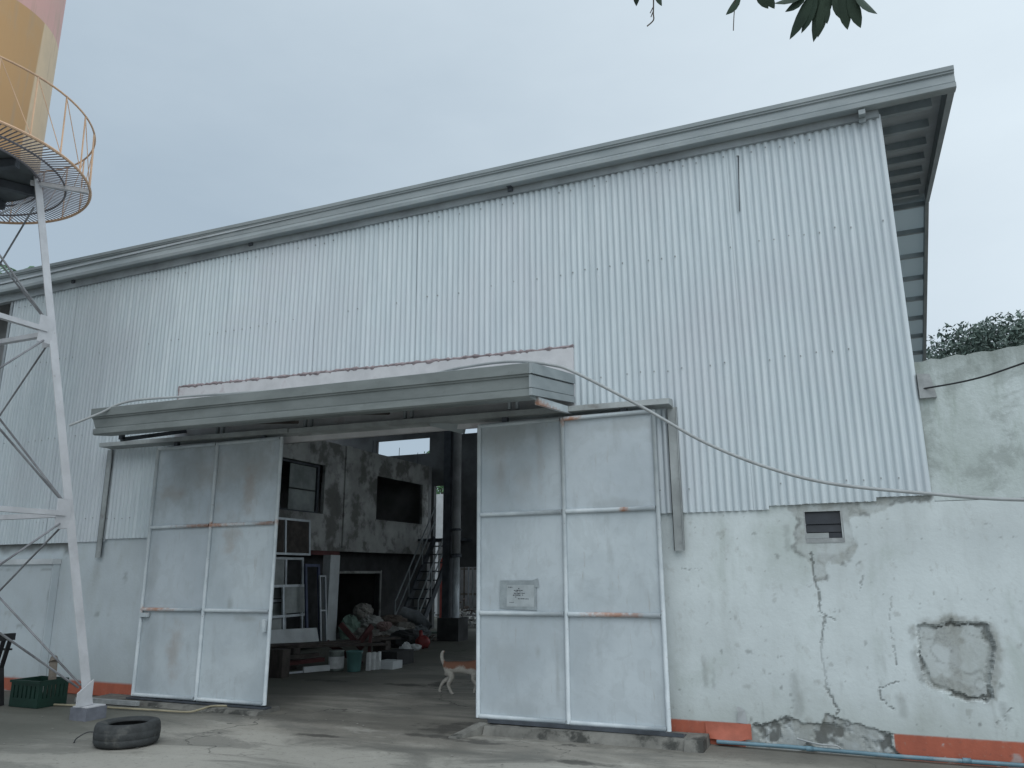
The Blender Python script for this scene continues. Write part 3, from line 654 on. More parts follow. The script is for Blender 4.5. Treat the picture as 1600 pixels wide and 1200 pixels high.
# ---- masonry base, left of the doorway
x0, x1, z1, st = -14.5, -6.95, 1.99, 0.03
xs, zs = np.arange(x0, x1 + 1e-6, st), np.append(np.arange(0, z1, st), z1)
X, Z = np.meshgrid(xs, zs)
red = sstep(.01, -.01, Z + (fbm(X * 20, Z * 20) - .5) * .02 - .165)
dark = sstep(1.78, 1.92, Z + (fbm(X * 6, Z * 6) - .5) * .14) * sstep(-9.85, -10.05, X) * .85 + sstep(.78, .88, fbm(X * 8, Z * 5 + 8)) * .35
bare = sstep(.76, .84, fbm(X * 5, Z * 5 + 9)) * .4 + sstep(.12, .0, np.abs(X + 9.42)) * sstep(1.8, 1.55, Z) * sstep(1.2, 1.6, Z) * .5
mb = MB(); mb.v = np.stack([X, .012 + 0 * X, Z], -1).reshape(-1, 3).tolist(); nx_ = len(xs); nz_ = len(zs); nfront = len(mb.v)
mb.f = [(j * nx_ + i, j * nx_ + i + 1, (j + 1) * nx_ + i + 1, (j + 1) * nx_ + i) for j in range(nz_ - 1) for i in range(nx_ - 1)]
mb.box(x0, x1 + .02, .02, .2, 0, z1)
wl = mb.build('masonry_wall', 'wallL', WH)
for nm, arr in (('red', red), ('bare', bare), ('dark', dark)):
    at = wl.data.attributes.new(nm, 'FLOAT', 'POINT'); vals = np.zeros(len(wl.data.vertices), np.float32); vals[:nfront] = np.clip(arr, 0, 1).reshape(-1); at.data.foreach_set('value', vals)
# lintel over the doorway, left end dark return of the building
mb = MB(); mb.box(-8.3, -2.4, .03, .20, 3.12, 3.95); mb.build('lintel', 'oldcon', WH)
mb = MB(); mb.box(-14.5, -12.0, .5, .62, 0, 6.1); mb.build('set_back_wall', 'oldcon_d', WH)
mb = MB(); mb.box(-12.07, -12.02, -.02, .5, 1.99, 5.9); mb.build('corner_post', 'soffit', WH)
# limewashed upstand behind the canopy with a rough mortar bead
mb = MB(); mb.hexa([(-8.19, -.05, 3.1), (-2.555, -.05, 3.06), (-2.555, -.001, 3.06), (-8.19, -.001, 3.1), (-8.19, -.05, 3.975), (-2.555, -.05, 3.85), (-2.555, -.001, 3.85), (-8.19, -.001, 3.975)])
mb.build('render_upstand', 'flashwhite', WH)
mb = MB(); g = random.Random(3); pts, rs = [], []
for k in range(150):
    t = k / 149; pts.append((lerp(-8.21, -2.555, t), -.035 + g.uniform(-.004, .004), lerp(3.985, 3.86, t) + g.uniform(-.008, .008))); rs.append(g.uniform(.012, .03))
mb.tube(pts, rs, 6); mb.tube([(-8.2, -.04, 3.5 + k * .04) for k in range(13)], [g.uniform(.008, .022) for k in range(13)], 6)
mb.build('mortar_bead', 'pinkmortar', WH)

# ---- canopy over the doorway
CXL, CXR = -8.10, -2.55
def cz(x): return interp(x, [(CXL, 0.075), (CXR, 0.0)])
mb = MB()
mb.hexa([(CXL, -1.22, 3.36 + cz(CXL)), (CXR, -1.22, 3.345), (CXR, -.052, 3.53), (CXL, -.052, 3.60), (CXL, -1.22, 3.375 + cz(CXL)), (CXR, -1.22, 3.36), (CXR, -.052, 3.55), (CXL, -.052, 3.62)])
CAN = mb.build('canopy', 'soffit', WH)
cprof = [(-1.10, 3.06), (-1.24, 3.055), (-1.262, 3.07), (-1.265, 3.125), (-1.235, 3.14), (-1.24, 3.15), (-1.25, 3.25), (-1.265, 3.255), (-1.268, 3.27), (-1.285, 3.275), (-1.29, 3.37), (-1.27, 3.38), (-1.10, 3.378)]
mb = MB(); mb.prism(cprof, lambda y, z: (CXL - (.14 if y < -1.23 and z > 3.2 else .10 if y < -1.23 else 0), y, z + cz(CXL)), lambda y, z: (CXR - .02, y, z)); mb.build('canopy_gutter', 'cgutter', CAN)
# right end fascia: three lapped boards and a lower angle
for (za, zb_, yo) in ((3.275, 3.375, .012), (3.145, 3.262, .0), (3.07, 3.137, .008)):
    mb = MB(); mb.hexa([(CXR - .02, -1.275, za), (CXR + yo, -1.275, za), (CXR + yo, -.055, za + .17), (CXR - .02, -.055, za + .17), (CXR - .02, -1.275, zb_), (CXR + yo, -1.275, zb_), (CXR + yo, -.055, zb_ + .17), (CXR - .02, -.055, zb_ + .17)])
    mb.build('end_fascia_board', 'gutter', CAN)
mb = MB(); mb.bar((CXR - .03, -1.06, 3.06), (CXR - .03, -.06, 3.15), .04, .07); mb.build('end_angle', 'pipe', CAN)
mb = MB(); mb.bar((CXL + .1, -1.02, 3.10), (CXL + .1, -.06, 3.36), .05, .05); mb.bar((CXL + .1, -1.02, 3.10), (CXL + .1, -1.02, 3.3), .05, .05); mb.build('end_strut', 'darksteel', CAN)
for x in (-7.2, -6.3, -5.4, -4.5, -3.6, -2.8):
    mb = MB(); mb.bar((x, -1.1, 3.27 + cz(x)), (x, -.06, 3.45 + cz(x)), .05, .11); mb.build('canopy_rafter', 'soffit', CAN)
for y, z in ((-.95, 3.235), (-.5, 3.315)):
    mb = MB(); mb.bar((CXL + .1, y, z + .07), (CXR - .05, y, z), .05, .08); mb.build('canopy_purlin', 'soffit', CAN)
for x in (-7.28, -5.9, -4.5, -3.2):
    for dx in (-.045, .045):
        mb = MB(); mb.box(x + dx - .014, x + dx + .014, -.19, -.15, 3.20 + cz(x) * .8, 3.42 + cz(x)); mb.build('track_hanger', 'pipe' if x > -4 else 'soffit', CAN)
# rusted stretch of dropped ceiling sheets under the canopy (two dark slots)
for x in (-6.2, -4.95):
    mb = MB(); mb.bar((x, -.85, 3.19), (x + .35, -.42, 3.24), .06, .03); mb.build('sagging_batten', 'wood', CAN)
# door track and its end cover strips
def trz(x): return interp(x, [(-9.36, 3.215), (-1.52, 3.10)])
mb = MB(); tp = [(-.245, 0), (-.245, .055), (-.09, .075), (-.052, .075), (-.052, -.01), (-.10, 0)]
mb.prism(tp, lambda y, z: (-9.36, y, trz(-9.36) + z), lambda y, z: (-6.15, y, trz(-6.15) + z)); mb.prism(tp, lambda y, z: (-6.13, y, trz(-6.13) + z - .008), lambda y, z: (-1.52, y, trz(-1.52) + z))
mb.build('door_track', 'strip', WH)
mb = MB(); mb.bar((-5.9, -.02, 3.105), (-4.18, -.02, 3.145), .05, .035); mb.bar((-3.98, -.03, 3.14), (-3.66, -.03, 3.15), .05, .035); mb.build('lintel_edge_angle', 'alu', WH)
mb = MB(); mb.hexa([(-4.20, -.2, 3.10), (-3.90, -.02, 3.02), (-3.88, .02, 3.02), (-4.18, -.06, 3.10), (-4.24, -.2, 3.2), (-3.86, -.02, 3.2), (-3.84, .02, 3.2), (-4.2, -.06, 3.2)]); mb.build('bent_flashing', 'gutter', WH)
for (x, zt, zb_) in ((-9.37, 3.20, 1.74), (-1.535, 3.10, 1.70)):
    sx = .05
    mb = MB(); mb.box(x - sx, x + sx, -.052, -.042, zb_, zt); mb.box(x - sx, x - sx + .006, -.052, -.005, zb_, zt); mb.box(x + sx - .006, x + sx, -.07, -.042, zb_ + .01, zt)
    st_ = mb.build('cover_strip', 'strip', WH)
    for zz_ in (zb_ + .08, zb_ + .24):
        mb = MB(); mb.tube([(x + .012, -.0565, zz_), (x + .012, -.05, zz_)], .016, 8); mb.build('bolt_hole', 'flash', st_)
mb = MB(); mb.hexa([(.665, -.04, 2.985), (.80, -.04, 2.985), (.80, .10, 2.985), (.665, .10, 2.985), (.665, -.04, 3.21), (.765, -.04, 3.20), (.765, .10, 3.20), (.665, .10, 3.21)]); mb.build('rainwater_box', 'flash', WH)

# ---- sliding doors
def door(x0, x1, zb_, zt, mat, zrow, shiftz):
    mb = MB(); mb.box(x0 + .01, x1 - .01, -.172, -.168, zb_ + .02, zt - .02)
    D = mb.build('sliding_door', mat, WH)
    xm = (x0 + x1) / 2
    zz_ = [zb_ + .01] + zrow + [zt]
    for i in range(2):
        for j in range(3):
            xa, xb = (x0 + .015, xm - .008) if i == 0 else (xm + .008, x1 - .015)
            # slightly buckled skin
            m2 = MB(); n_ = 8
            g = random.Random(i * 7 + j + int(abs(x0) * 10)); px, pz, am = g.uniform(0, 6), g.uniform(0, 6), g.uniform(.005, .011)
            for b_ in range(n_ + 1):
                for a in range(n_ + 1):
                    u, v = a / n_, b_ / n_
                    m2.v.append((lerp(xa, xb, u), -.180 - am * math.sin(u * PI) * math.sin(v * PI) * math.sin(u * 5 + px) * math.cos(v * 4 + pz), lerp(zz_[j] + .012, zz_[j + 1] - .012, v)))
            for b_ in range(n_):
                for a in range(n_): q = b_ * (n_ + 1) + a; m2.f.append((q, q + 1, q + n_ + 2, q + n_ + 1))
            m2.build('door_sheet', mat, D, smooth=True)
    r = .022
    for x in (x0, xm, x1):
        m2 = MB(); m2.tube([(x, -.196, zb_), (x, -.196, zt)], r, 10); m2.build('frame_pipe', 'pipe', D, smooth=True)
    for z in [zb_ + .012] + zrow + [zt - .012]:
        for xa, xb in ((x0 + r, xm - r), (xm + r, x1 - r)):
            m2 = MB(); m2.tube([(xa, -.200, z), (xb, -.200, z - shiftz)], r * 1.02, 10); m2.build('frame_pipe', 'pipe', D, smooth=True)
    for x in (x0 + .3, x1 - .3):
        m2 = MB(); m2.box(x - .03, x + .03, -.20, -.15, zt - .01, zt + .07); m2.build('roller_hanger', 'darksteel', D)
    return D
DL = door(-8.30, -6.265, .075, 3.13, 'doorL', [1.09, 2.10], 0)
DR = door(-3.595, -1.69, .115, 3.06, 'doorR', [1.11, 2.10], 0)
mb = MB(); mb.box(-8.28, -8.15, -.235, -.205, 1.0, 1.0 + .0001 + .05); mb.build('latch', 'pipe', DL)
mb = MB(); mb.box(-6.345, -6.30, -.235, -.20, .86, 1.0); mb.build('latch', 'pipe', DL)

# threshold kerbs with guide angle
mb = MB(); mb.hexa([(-3.45, -.40, -.01), (-1.52, -.36, -.01), (-1.52, -.02, -.01), (-3.45, -.02, -.01), (-3.45, -.36, .07), (-1.52, -.30, .08), (-1.52, -.02, .085), (-3.45, -.02, .075)])
K = solo(mb, 'door_kerb', 'kerb', (-2.5, -.2, 0), 'stained concrete kerb under the right hand sliding door', 'kerb')
mb = MB(); mb.box(-3.46, -1.55, -.26, -.252, .083, .116); mb.box(-3.46, -1.55, -.252, -.12, .083, .088); mb.build('guide_angle', 'darksteel', K)
mb = MB(); mb.hexa([(-1.525, -.40, -.01), (-1.36, -.38, -.01), (-1.36, -.02, -.01), (-1.525, -.02, -.01), (-1.525, -.34, .075), (-1.37, -.32, .078), (-1.37, -.02, .088), (-1.525, -.02, .085)]); mb.build('end_block', 'kerb', K)
mb = MB(); mb.hexa([(-3.68, -.66, -.01), (-3.56, -.67, -.01), (-3.44, -.30, -.01), (-3.55, -.28, -.01), (-3.68, -.655, .012), (-3.56, -.665, .012), (-3.44, -.30, .09), (-3.55, -.28, .09)]); mb.build('ramp_plank', 'kerb', K)
mb = MB(); mb.hexa([(-8.9, -.34, -.01), (-6.2, -.40, -.01), (-6.2, .0, -.01), (-8.9, .0, -.01), (-8.9, -.32, .03), (-6.2, -.36, .035), (-6.2, .0, .04), (-8.9, .0, .04)])
K2 = solo(mb, 'door_kerb', 'kerb', (-7.5, -.2, 0), 'low worn concrete kerb under the rusty left hand sliding door', 'kerb')
mb = MB(); mb.box(-8.35, -6.2, -.25, -.15, .041, .058); mb.build('guide_angle', 'darksteel', K2)

# ---- notice taped on the right door
NT = thing('notice', (-3.13, -.205, 1.15), 'greyed paper notice taped to the right hand sliding door', 'notice')
mb = MB(); mb.hexa([(-3.36, -.191, 1.155), (-2.955, -.191, 1.14), (-2.955, -.189, 1.14), (-3.36, -.189, 1.155), (-3.355, -.191, 1.43), (-2.965, -.191, 1.43), (-2.965, -.189, 1.43), (-3.355, -.189, 1.43)]); mb.build('backing_tape', 'tape', NT)
mb = MB(); mb.hexa([(-3.02, -.193, 1.37), (-2.93, -.193, 1.36), (-2.93, -.1915, 1.36), (-3.02, -.1915, 1.37), (-3.03, -.193, 1.42), (-2.94, -.193, 1.45), (-2.94, -.1915, 1.45), (-3.03, -.1915, 1.42)]); mb.build('tape_corner', 'tape', NT)
mb = MB(); mb.box(-3.28, -2.98, -.1935, -.192, 1.175, 1.385); mb.build('sheet', 'paper', NT)
mb = MB(); g = random.Random(5)
for (xa, xb, z, h, dens) in ((-3.262, -3.215, 1.362, .006, .9), (-3.152, -3.138, 1.351, .008, 1), (-3.20, -3.10, 1.332, .008, .9), (-3.185, -3.115, 1.319, .005, .8), (-3.22, -3.08, 1.303, .008, .8), (-3.21, -3.10, 1.286, .010, .8), (-3.25, -3.235, 1.268, .006, .7), (-3.20, -3.17, 1.268, .007, .6), (-3.155, -3.04, 1.250, .007, .95), (-3.25, -3.20, 1.216, .004, .7)):
    x = xa
    while x < xb:
        wd = g.uniform(.006, .018)
        if g.random() < dens: mb.box(x, min(x + wd, xb), -.1945, -.1936, z - h / 2 + g.uniform(-.001, .001), z + h / 2 + g.uniform(-.001, .002))
        x += wd + g.uniform(.002, .006)
tag(mb.build('print', 'ink', NT), kind='stuff')

# ================================================================== OTHER WALLS
mb = MB(); xs = np.linspace(.60, 5.2, 70)
g = random.Random(9)
tops = [interp(x, [(.6, 3.33), (1.51, 3.385), (5.2, 3.6)]) + g.uniform(-.012, .012) for x in xs]
for i in range(len(xs) - 1):
    xa, xb = xs[i], xs[i + 1]
    mb.quad((xa, .02, 2.085), (xb, .02, 2.085), (xb, .02, tops[i + 1]), (xa, .02, tops[i])); mb.quad((xa, .02, tops[i]), (xb, .02, tops[i + 1]), (xb, .22, tops[i + 1]), (xa, .22, tops[i]))
    mb.quad((xb, .22, 2.085), (xa, .22, 2.085), (xa, .22, tops[i]), (xb, .22, tops[i + 1]))
mb.quad((.6, .22, 2.085), (.6, .02, 2.085), (.6, .02, tops[0]), (.6, .22, tops[0]))
mb.box(3.2, 5.2, .01, .22, -.01, 2.085)
solo(mb, 'boundary_wall', 'moss', (1.5, .1, 2.085), 'high mossy raw concrete wall rising beyond the right end of the sheeting', 'wall')

LW = thing('low_wall', (-11, -.1, 0), 'low whitewashed wall with a red foot at far left, in front of the warehouse', 'wall')
x0, x1, z1, st = -14.5, -10.17, 1.66, .03
xs, zs = np.arange(x0, x1 + 1e-6, st), np.arange(0, z1 + st, st); X, Z = np.meshgrid(xs, zs)
red = sstep(.01, -.01, Z + (fbm(X * 20, Z * 20) - .5) * .03 - .17); dark = sstep(.76, .86, fbm(X * 7, Z * 6 + 8)) * .35 + sstep(.02, 0, np.abs(Z - 1.60)) * sstep(.45, .6, fbm(X * 6, Z)) * .7; bare = sstep(.76, .84, fbm(X * 5 + 8, Z * 5)) * .4
mb = MB(); mb.v = np.stack([X, -.10 + 0 * X, Z], -1).reshape(-1, 3).tolist(); nx_, nz_ = len(xs), len(zs); nfront = len(mb.v)
mb.f = [(j * nx_ + i, j * nx_ + i + 1, (j + 1) * nx_ + i + 1, (j + 1) * nx_ + i) for j in range(nz_ - 1) for i in range(nx_ - 1)]
mb.box(x0, x1 + .012, -.096, .005, -.01, z1)
o = mb.build('wall_face', 'wallL', LW)
for nm, arr in (('red', red), ('bare', bare), ('dark', dark)):
    at = o.data.attributes.new(nm, 'FLOAT', 'POINT'); vals = np.zeros(len(o.data.vertices), np.float32); vals[:nfront] = np.clip(arr, 0, 1).reshape(-1); at.data.foreach_set('value', vals)
mb = MB(); mb.box(x0, x1 + .02, -.125, .008, 1.662, 1.735); mb.build('coping', 'whitep', LW)

# ================================================================== CONCRETE HOUSE INSIDE
CH = thing('concrete_house', (-11.6, 8.5, 0), 'unfinished raw concrete two storey block inside the dark warehouse', 'building')
XI, XB = -11.2, -11.27
def wallx(name, mat, rects, x0=XB, x1=XI):
    mb = MB()
    for (ya, yb, za, zb_) in rects: mb.box(x0, x1, ya, yb, za, zb_)
    return mb.build(name, mat, CH)
wallx('upper_wall', 'oldcon', [(3.2, 12.1, 2.12, 2.86), (3.2, 12.1, 3.985, 4.56), (3.2, 5.05, 2.86, 3.985), (7.22, 9.42, 2.86, 3.985), (11.77, 12.1, 2.86, 3.985)])
mb = MB(); mb.box(-11.24, -11.16, 7.98, 8.22, 2.12, 4.57); mb.build('pilaster', 'oldcon', CH)
wallx('slab_edge', 'oldcon', [(3.2, 12.12, 2.03, 2.118)], XB, XI + .03)
mb = MB(); mb.box(-11.36, -11.18, 3.2, 7.9, 1.93, 2.025); mb.build('red_beam', 'redbeam', CH)
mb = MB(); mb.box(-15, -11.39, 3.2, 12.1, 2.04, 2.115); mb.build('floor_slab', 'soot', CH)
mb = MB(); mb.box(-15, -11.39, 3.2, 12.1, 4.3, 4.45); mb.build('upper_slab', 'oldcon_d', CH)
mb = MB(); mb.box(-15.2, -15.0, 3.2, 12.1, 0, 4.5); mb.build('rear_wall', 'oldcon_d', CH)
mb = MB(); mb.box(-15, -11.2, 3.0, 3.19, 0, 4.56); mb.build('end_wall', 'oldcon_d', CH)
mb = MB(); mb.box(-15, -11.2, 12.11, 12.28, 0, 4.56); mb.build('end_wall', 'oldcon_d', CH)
# lower storey, set back, with a dark opening
mb = MB()
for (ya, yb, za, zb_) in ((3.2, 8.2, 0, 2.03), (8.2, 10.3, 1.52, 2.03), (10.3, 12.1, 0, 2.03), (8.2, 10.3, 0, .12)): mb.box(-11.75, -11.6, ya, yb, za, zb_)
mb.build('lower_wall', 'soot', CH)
mb = MB()
for q in ((8.15, 8.2, .1, 1.6), (10.3, 10.35, .1, 1.6)): mb.box(-11.6, -11.57, *q)
mb.box(-11.6, -11.57, 8.2, 10.3, 1.52, 1.58); mb.build('door_frame', 'oldcon', CH)
# window leaf and frame inside the first opening
WF = MB(); WF.box(-11.36, -11.30, 7.08, 7.15, 2.87, 3.98); WF.box(-11.36, -11.30, 5.15, 7.08, 3.93, 3.98); WF.box(-11.36, -11.30, 5.15, 7.08, 2.87, 2.90); wf = WF.build('window_frame', 'darksteel', CH)
mb = MB(); mb.box(-11.36, -11.345, 6.15, 7.07, 2.91, 3.36); mb.build('window_leaf', 'glass', wf)
mb = MB(); mb.box(-11.36, -11.345, 6.15, 7.07, 3.39, 3.92); mb.build('window_leaf', 'glass', wf)
mb = MB(); mb.box(-11.34, -11.18, 9.38, 11.82, 2.83, 2.862); mb.build('window_sill', 'oldcon', CH)
# rebars standing on the top
for (x, y) in ((-11.3, 9.3), (-11.28, 9.45), (-11.3, 10.6), (-11.3, 11.6)):
    mb = MB(); mb.tube([(x, y, 4.5), (x + .01, y, 4.9)], .008, 5); mb.build('rebar', 'darksteel', CH)
# white pillar
mb = MB(); mb.hexa([(-11.0, 7.0, -.01), (-10.78, 7.0, -.01), (-10.78, 7.35, -.01), (-11.0, 7.35, -.01), (-11.0, 7.05, 1.925), (-10.8, 7.05, 1.925), (-10.8, 7.4, 1.925), (-11.0, 7.4, 1.925)])
solo(mb, 'pillar', 'whitep', (-10.9, 7.2, 0), 'white painted pillar under the edge of the concrete floor inside', 'pillar')
# back wall of the warehouse with openings to the yard; unseen right part left out for light
mb = MB()
def bw(xa, xb, za, zb_): mb.box(xa, xb, 12.4, 12.55, za, zb_)
bw(-16.5, -13.25, 0, 6.6); bw(-13.25, -11.36, 5.49, 6.6); bw(-13.25, -11.18, 0, 5.0); pass
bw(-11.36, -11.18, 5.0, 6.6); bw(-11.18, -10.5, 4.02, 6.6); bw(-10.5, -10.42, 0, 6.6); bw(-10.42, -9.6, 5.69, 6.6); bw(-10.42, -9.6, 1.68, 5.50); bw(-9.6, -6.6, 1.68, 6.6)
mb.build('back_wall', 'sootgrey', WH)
mb = MB(); mb.box(-11.16, -8.7, 10.6, 10.8, 5.35, 5.6); mb.build('tie_beam', 'darksteel', WH)
# pipe column on a pedestal
SC = thing('steel_column', (-8.75, 9.1, 0), 'grey steel pipe column with pale lower half on a concrete pedestal', 'column')
mb = MB(); mb.box(-9.05, -8.50, 8.85, 9.35, -.01, .5); mb.build('pedestal', 'soot', SC)
mb = MB(); mb.tube([(-8.70, 9.1, .5), (-8.70, 9.1, 1.9)], .085, 14); mb.build('lower_pipe', 'alu', SC, smooth=True)  # paler colour on the lower pipe stands in for daylight
mb = MB(); mb.tube([(-8.70, 9.1, 1.9), (-8.70, 9.1, 7.4)], .10, 14); mb.build('upper_pipe', 'oldcon_d', SC, smooth=True)
mb = MB(); mb.tube([(-8.70, 9.1, 1.88), (-8.70, 9.1, 1.96)], .125, 14); mb.tube([(-8.70, 9.1, 2.5), (-8.70, 9.1, 2.55)], .13, 14); mb.build('collar', 'darksteel', SC, smooth=True)
mb = MB(); mb.box(-9.02, -8.84, 9.0, 9.2, .5, 7.4); mb.build('steel_post', 'darksteel', SC)

# steel stair
ST = thing('steel_stair', (-10.25, 10.4, 0), 'steep steel stair with pipe handrails climbing to the upper concrete floor', 'stair')
y0, y1, zt = 9.5, 11.45, 2.45
for x in (-10.6, -9.95):
    mb = MB(); mb.bar((x, y0, .02), (x, y1, zt), .05, .16); mb.build('stringer', 'darksteel', ST)
    for dz in (.48, .85):
        mb = MB(); mb.tube([(x, y0, .02), (x, y0, dz), (x, y1, zt + dz)] if dz > .8 else [(x, y0, dz), (x, y1, zt + dz)], .02, 6); mb.build('handrail', 'soffit', ST)
    for t in (.33, .66, 1.0):
        yy, z = lerp(y0, y1, t), lerp(0, zt, t); mb = MB(); mb.tube([(x, yy, z), (x, yy, z + .85)], .018, 6); mb.build('baluster', 'soffit', ST)
for k in range(10):
    t = (k + 1) / 11; yy, z = lerp(y0, y1, t), lerp(0, zt, t)
    mb = MB(); mb.box(-10.57, -9.98, yy - .1, yy + .1, z - .015, z + .015); mb.build('tread', 'darksteel', ST)
mb = MB(); mb.box(-11.15, -9.9, 11.47, 12.35, 2.38, 2.45); mb.build('landing', 'darksteel', ST)

# ================================================================== CLUTTER INSIDE THE DOOR
def frame(name, y0, y1, z0, z1, x, mat, label, cols=1, rows=1, t=.05, glaze=None, lean=.12, group=None, panes=None):
    F = thing(name, (x, (y0 + y1) / 2, z0), label, 'frame', group)
    def P(y, z): return (x - lean * (z - z0) / (z1 - z0), y, z)
    for i in range(cols + 1):
        y = lerp(y0 + t / 2, y1 - t / 2, i / cols); mb = MB(); mb.bar(P(y, z0), P(y, z1), t, .04, (1, 0, 0)); mb.build('stile', mat, F)
    for j in range(rows + 1):
        z = lerp(z0 + t / 2, z1 - t / 2, j / rows)
        for i in range(cols):
            ya, yb = lerp(y0 + t / 2, y1 - t / 2, i / cols) + t / 2, lerp(y0 + t / 2, y1 - t / 2, (i + 1) / cols) - t / 2
            mb = MB(); mb.bar(P(ya, z), P(yb, z), .038, t, (0, 0, 1)); mb.build('rail', mat, F)
    if glaze:
        for i in range(cols):
            for j in range(rows):
                if panes and (i, j) not in panes: continue
                ya, yb = lerp(y0, y1, i / cols) + t, lerp(y0, y1, (i + 1) / cols) - t; za, zb_ = lerp(z0, z1, j / rows) + t, lerp(z0, z1, (j + 1) / rows) - t
                mb = MB(); a, b_ = P(ya, za), P(yb, zb_)
                mb.hexa([(a[0] - .004, ya, za), (a[0] + .004, ya, za), (a[0] + .004, yb, za), (a[0] - .004, yb, za), (b_[0] - .004, ya, zb_), (b_[0] + .004, ya, zb_), (b_[0] + .004, yb, zb_), (b_[0] - .004, yb, zb_)])
                mb.build('pane', glaze, F)
    return F
frame('window_frame', 4.75, 6.38, 1.90, 2.66, -10.86, 'alu', 'top window frame with dark brown panes in the stack inside the left door', 2, 1, .045, 'wood', .05)
frame('window_frame', 4.7, 6.40, .10, 1.86, -10.95, 'alu', 'widest pale window frame, rear of the stack inside the left door', 3, 2, .05, 'glass', .10, panes=[(1, 1), (1, 0), (0, 1), (0, 0)])
frame('window_frame', 4.8, 6.30, .06, 1.30, -10.75, 'alu', 'shorter pale window frame leaning before the widest one', 2, 2, .05, 'glass', .10, panes=[(1, 1), (0, 0)])
frame('window_frame', 6.12, 6.62, .02, 1.72, -10.62, 'bluealu', 'narrow dark blue frame leaning beside the pale window frames', 1, 1, .06, None, .16)
frame('window_frame', 6.56, 6.78, .01, 1.48, -10.60, 'alu', 'narrow silver frame, nearest of the stack to the white pillar', 1, 2, .03, None, .12)
mb = MB(); mb.hexa([(-10.50, 4.6, .10), (-10.46, 4.6, .10), (-10.46, 6.36, .05), (-10.50, 6.36, .05), (-10.60, 4.6, .47), (-10.56, 4.6, .47), (-10.56, 6.36, .41), (-10.60, 6.36, .41)])
solo(mb, 'board', 'whitep', (-10.5, 5.5, .05), 'white board leaning at the foot of the stacked window frames', 'board')
# sacks, cloth and rags heap: crumpled bundles
def crumple(mb, c, r, seed):
    g = random.Random(seed); nu, nv = 18, 11; i0 = len(mb.v); ph = [g.uniform(0, 6.28) for _ in range(9)]
    ca, sa = math.cos(ph[6]), math.sin(ph[6])
    for j in range(nv + 1):
        th = PI * j / nv
        for i in range(nu):
            a = 2 * PI * i / nu
            k = 1 + .22 * math.sin(2 * a + ph[0]) * math.sin(th) + .16 * abs(math.sin(3.5 * a + 2.5 * th + ph[1])) + .13 * abs(math.sin(4 * th - 2 * a + ph[2])) - .15 + g.uniform(-.09, .09)
            sx = math.copysign(abs(math.cos(a)) ** .75, math.cos(a)); sy = math.copysign(abs(math.sin(a)) ** .75, math.sin(a))
            x, y, z = r[0] * k * math.sin(th) ** .8 * sx if 0 < j < nv else 0, r[1] * k * math.sin(th) ** .8 * sy if 0 < j < nv else 0, r[2] * k * math.cos(th)
            mb.v.append((c[0] + x * ca - y * sa, c[1] + x * sa + y * ca, max(c[2] + z, .004)))
    for j in range(nv):
        for i in range(nu): i2 = (i + 1) % nu; mb.f.append((i0 + j * nu + i, i0 + (j + 1) * nu + i, i0 + (j + 1) * nu + i2, i0 + j * nu + i2))
M['sack4'] = simple('pale_plastic_sacking', (0.34, 0.34, 0.33), 0.6, 0, 0.2, 8, 0.4)
sk = [(-10.3, 7.75, .14, .34, .26, .17, 'sack', 'broad dusty sack at the bottom left of the rubbish heap'), (-9.85, 8.25, .15, .34, .26, .18, 'sack4', 'pale sack low in the middle of the rubbish heap'),
      (-9.45, 8.7, .15, .3, .24, .17, 'sack3', 'blue grey bundle low at the right of the rubbish heap'), (-10.4, 8.1, .40, .27, .22, .16, 'sack4', 'pale bundle midway up the left of the rubbish heap'),
      (-10.1, 8.6, .40, .28, .22, .15, 'sack2', 'brown sack on top in the middle of the rubbish heap'), (-10.6, 8.1, .66, .26, .2, .17, 'sack', 'slumped cloth bundle crowning the rubbish heap by the pillar'),
      (-10.6, 7.6, .30, .22, .2, .28, 'gmat', 'dull green bundle wedged between the pillar and the rubbish heap'), (-9.75, 7.75, .08, .20, .16, .10, 'sack2', 'small brown rag at the front foot of the rubbish heap'),
      (-10.0, 8.1, .34, .16, .13, .10, 'pinkcloth', 'small dull pink rag half way up the rubbish heap'), (-9.6, 8.35, .32, .18, .14, .11, 'sack', 'small dusty bundle on the right shoulder of the rubbish heap')]
M['pinkcloth'] = simple('dull_pink_cloth', (0.24, 0.17, 0.165), 0.9, 0, 0.25, 8, 0.4)
for i, (x, y, z, rx, ry, rz, mt, lb) in enumerate(sk):
    mb = MB(); crumple(mb, (x, y, z), (rx, ry, rz), 40 + i)
    solo(mb, 'sack', mt, (x, y, max(0, z - rz)), lb, 'sack', 'sacks and bundles heaped inside')
mb = MB(); mb.tube([(-10.1, 9.0, .62), (-9.75, 9.1, .50), (-9.45, 9.15, .22)], [.13, .15, .14], 12)
solo(mb, 'tarpaulin_roll', 'sack3', (-9.7, 9.1, .1), 'rolled grey tarpaulin lying over the right of the rubbish heap', 'tarpaulin', smooth=True)
mb = MB(); crumple(mb, (-9.0, 7.4, .13), (.40, .32, .19), 77); solo(mb, 'tarpaulin', 'darkcloth', (-9.0, 7.4, 0), 'crumpled black tarpaulin on the floor before the rubbish heap', 'tarpaulin')
# scrap bits in the heap
g = random.Random(21)
mb = MB()
for k in range(150):
    x, y = g.uniform(-10.4, -8.9), g.uniform(7.0, 8.9); z = g.uniform(.02, .1) + max(0, .35 - abs(x + 10.1) * .5 - abs(y - 8.2) * .5); a = g.uniform(0, 3.1); l = g.uniform(.04, .16)
    mb.bar((x, y, z), (x + l * math.cos(a), y + l * math.sin(a), z + g.uniform(0, .08)), g.uniform(.02, .07), g.uniform(.01, .03))
tag(mb.build('scrap', 'rubble_d'), 'loose scrap strewn round the rubbish heap', 'scrap', kind='stuff')
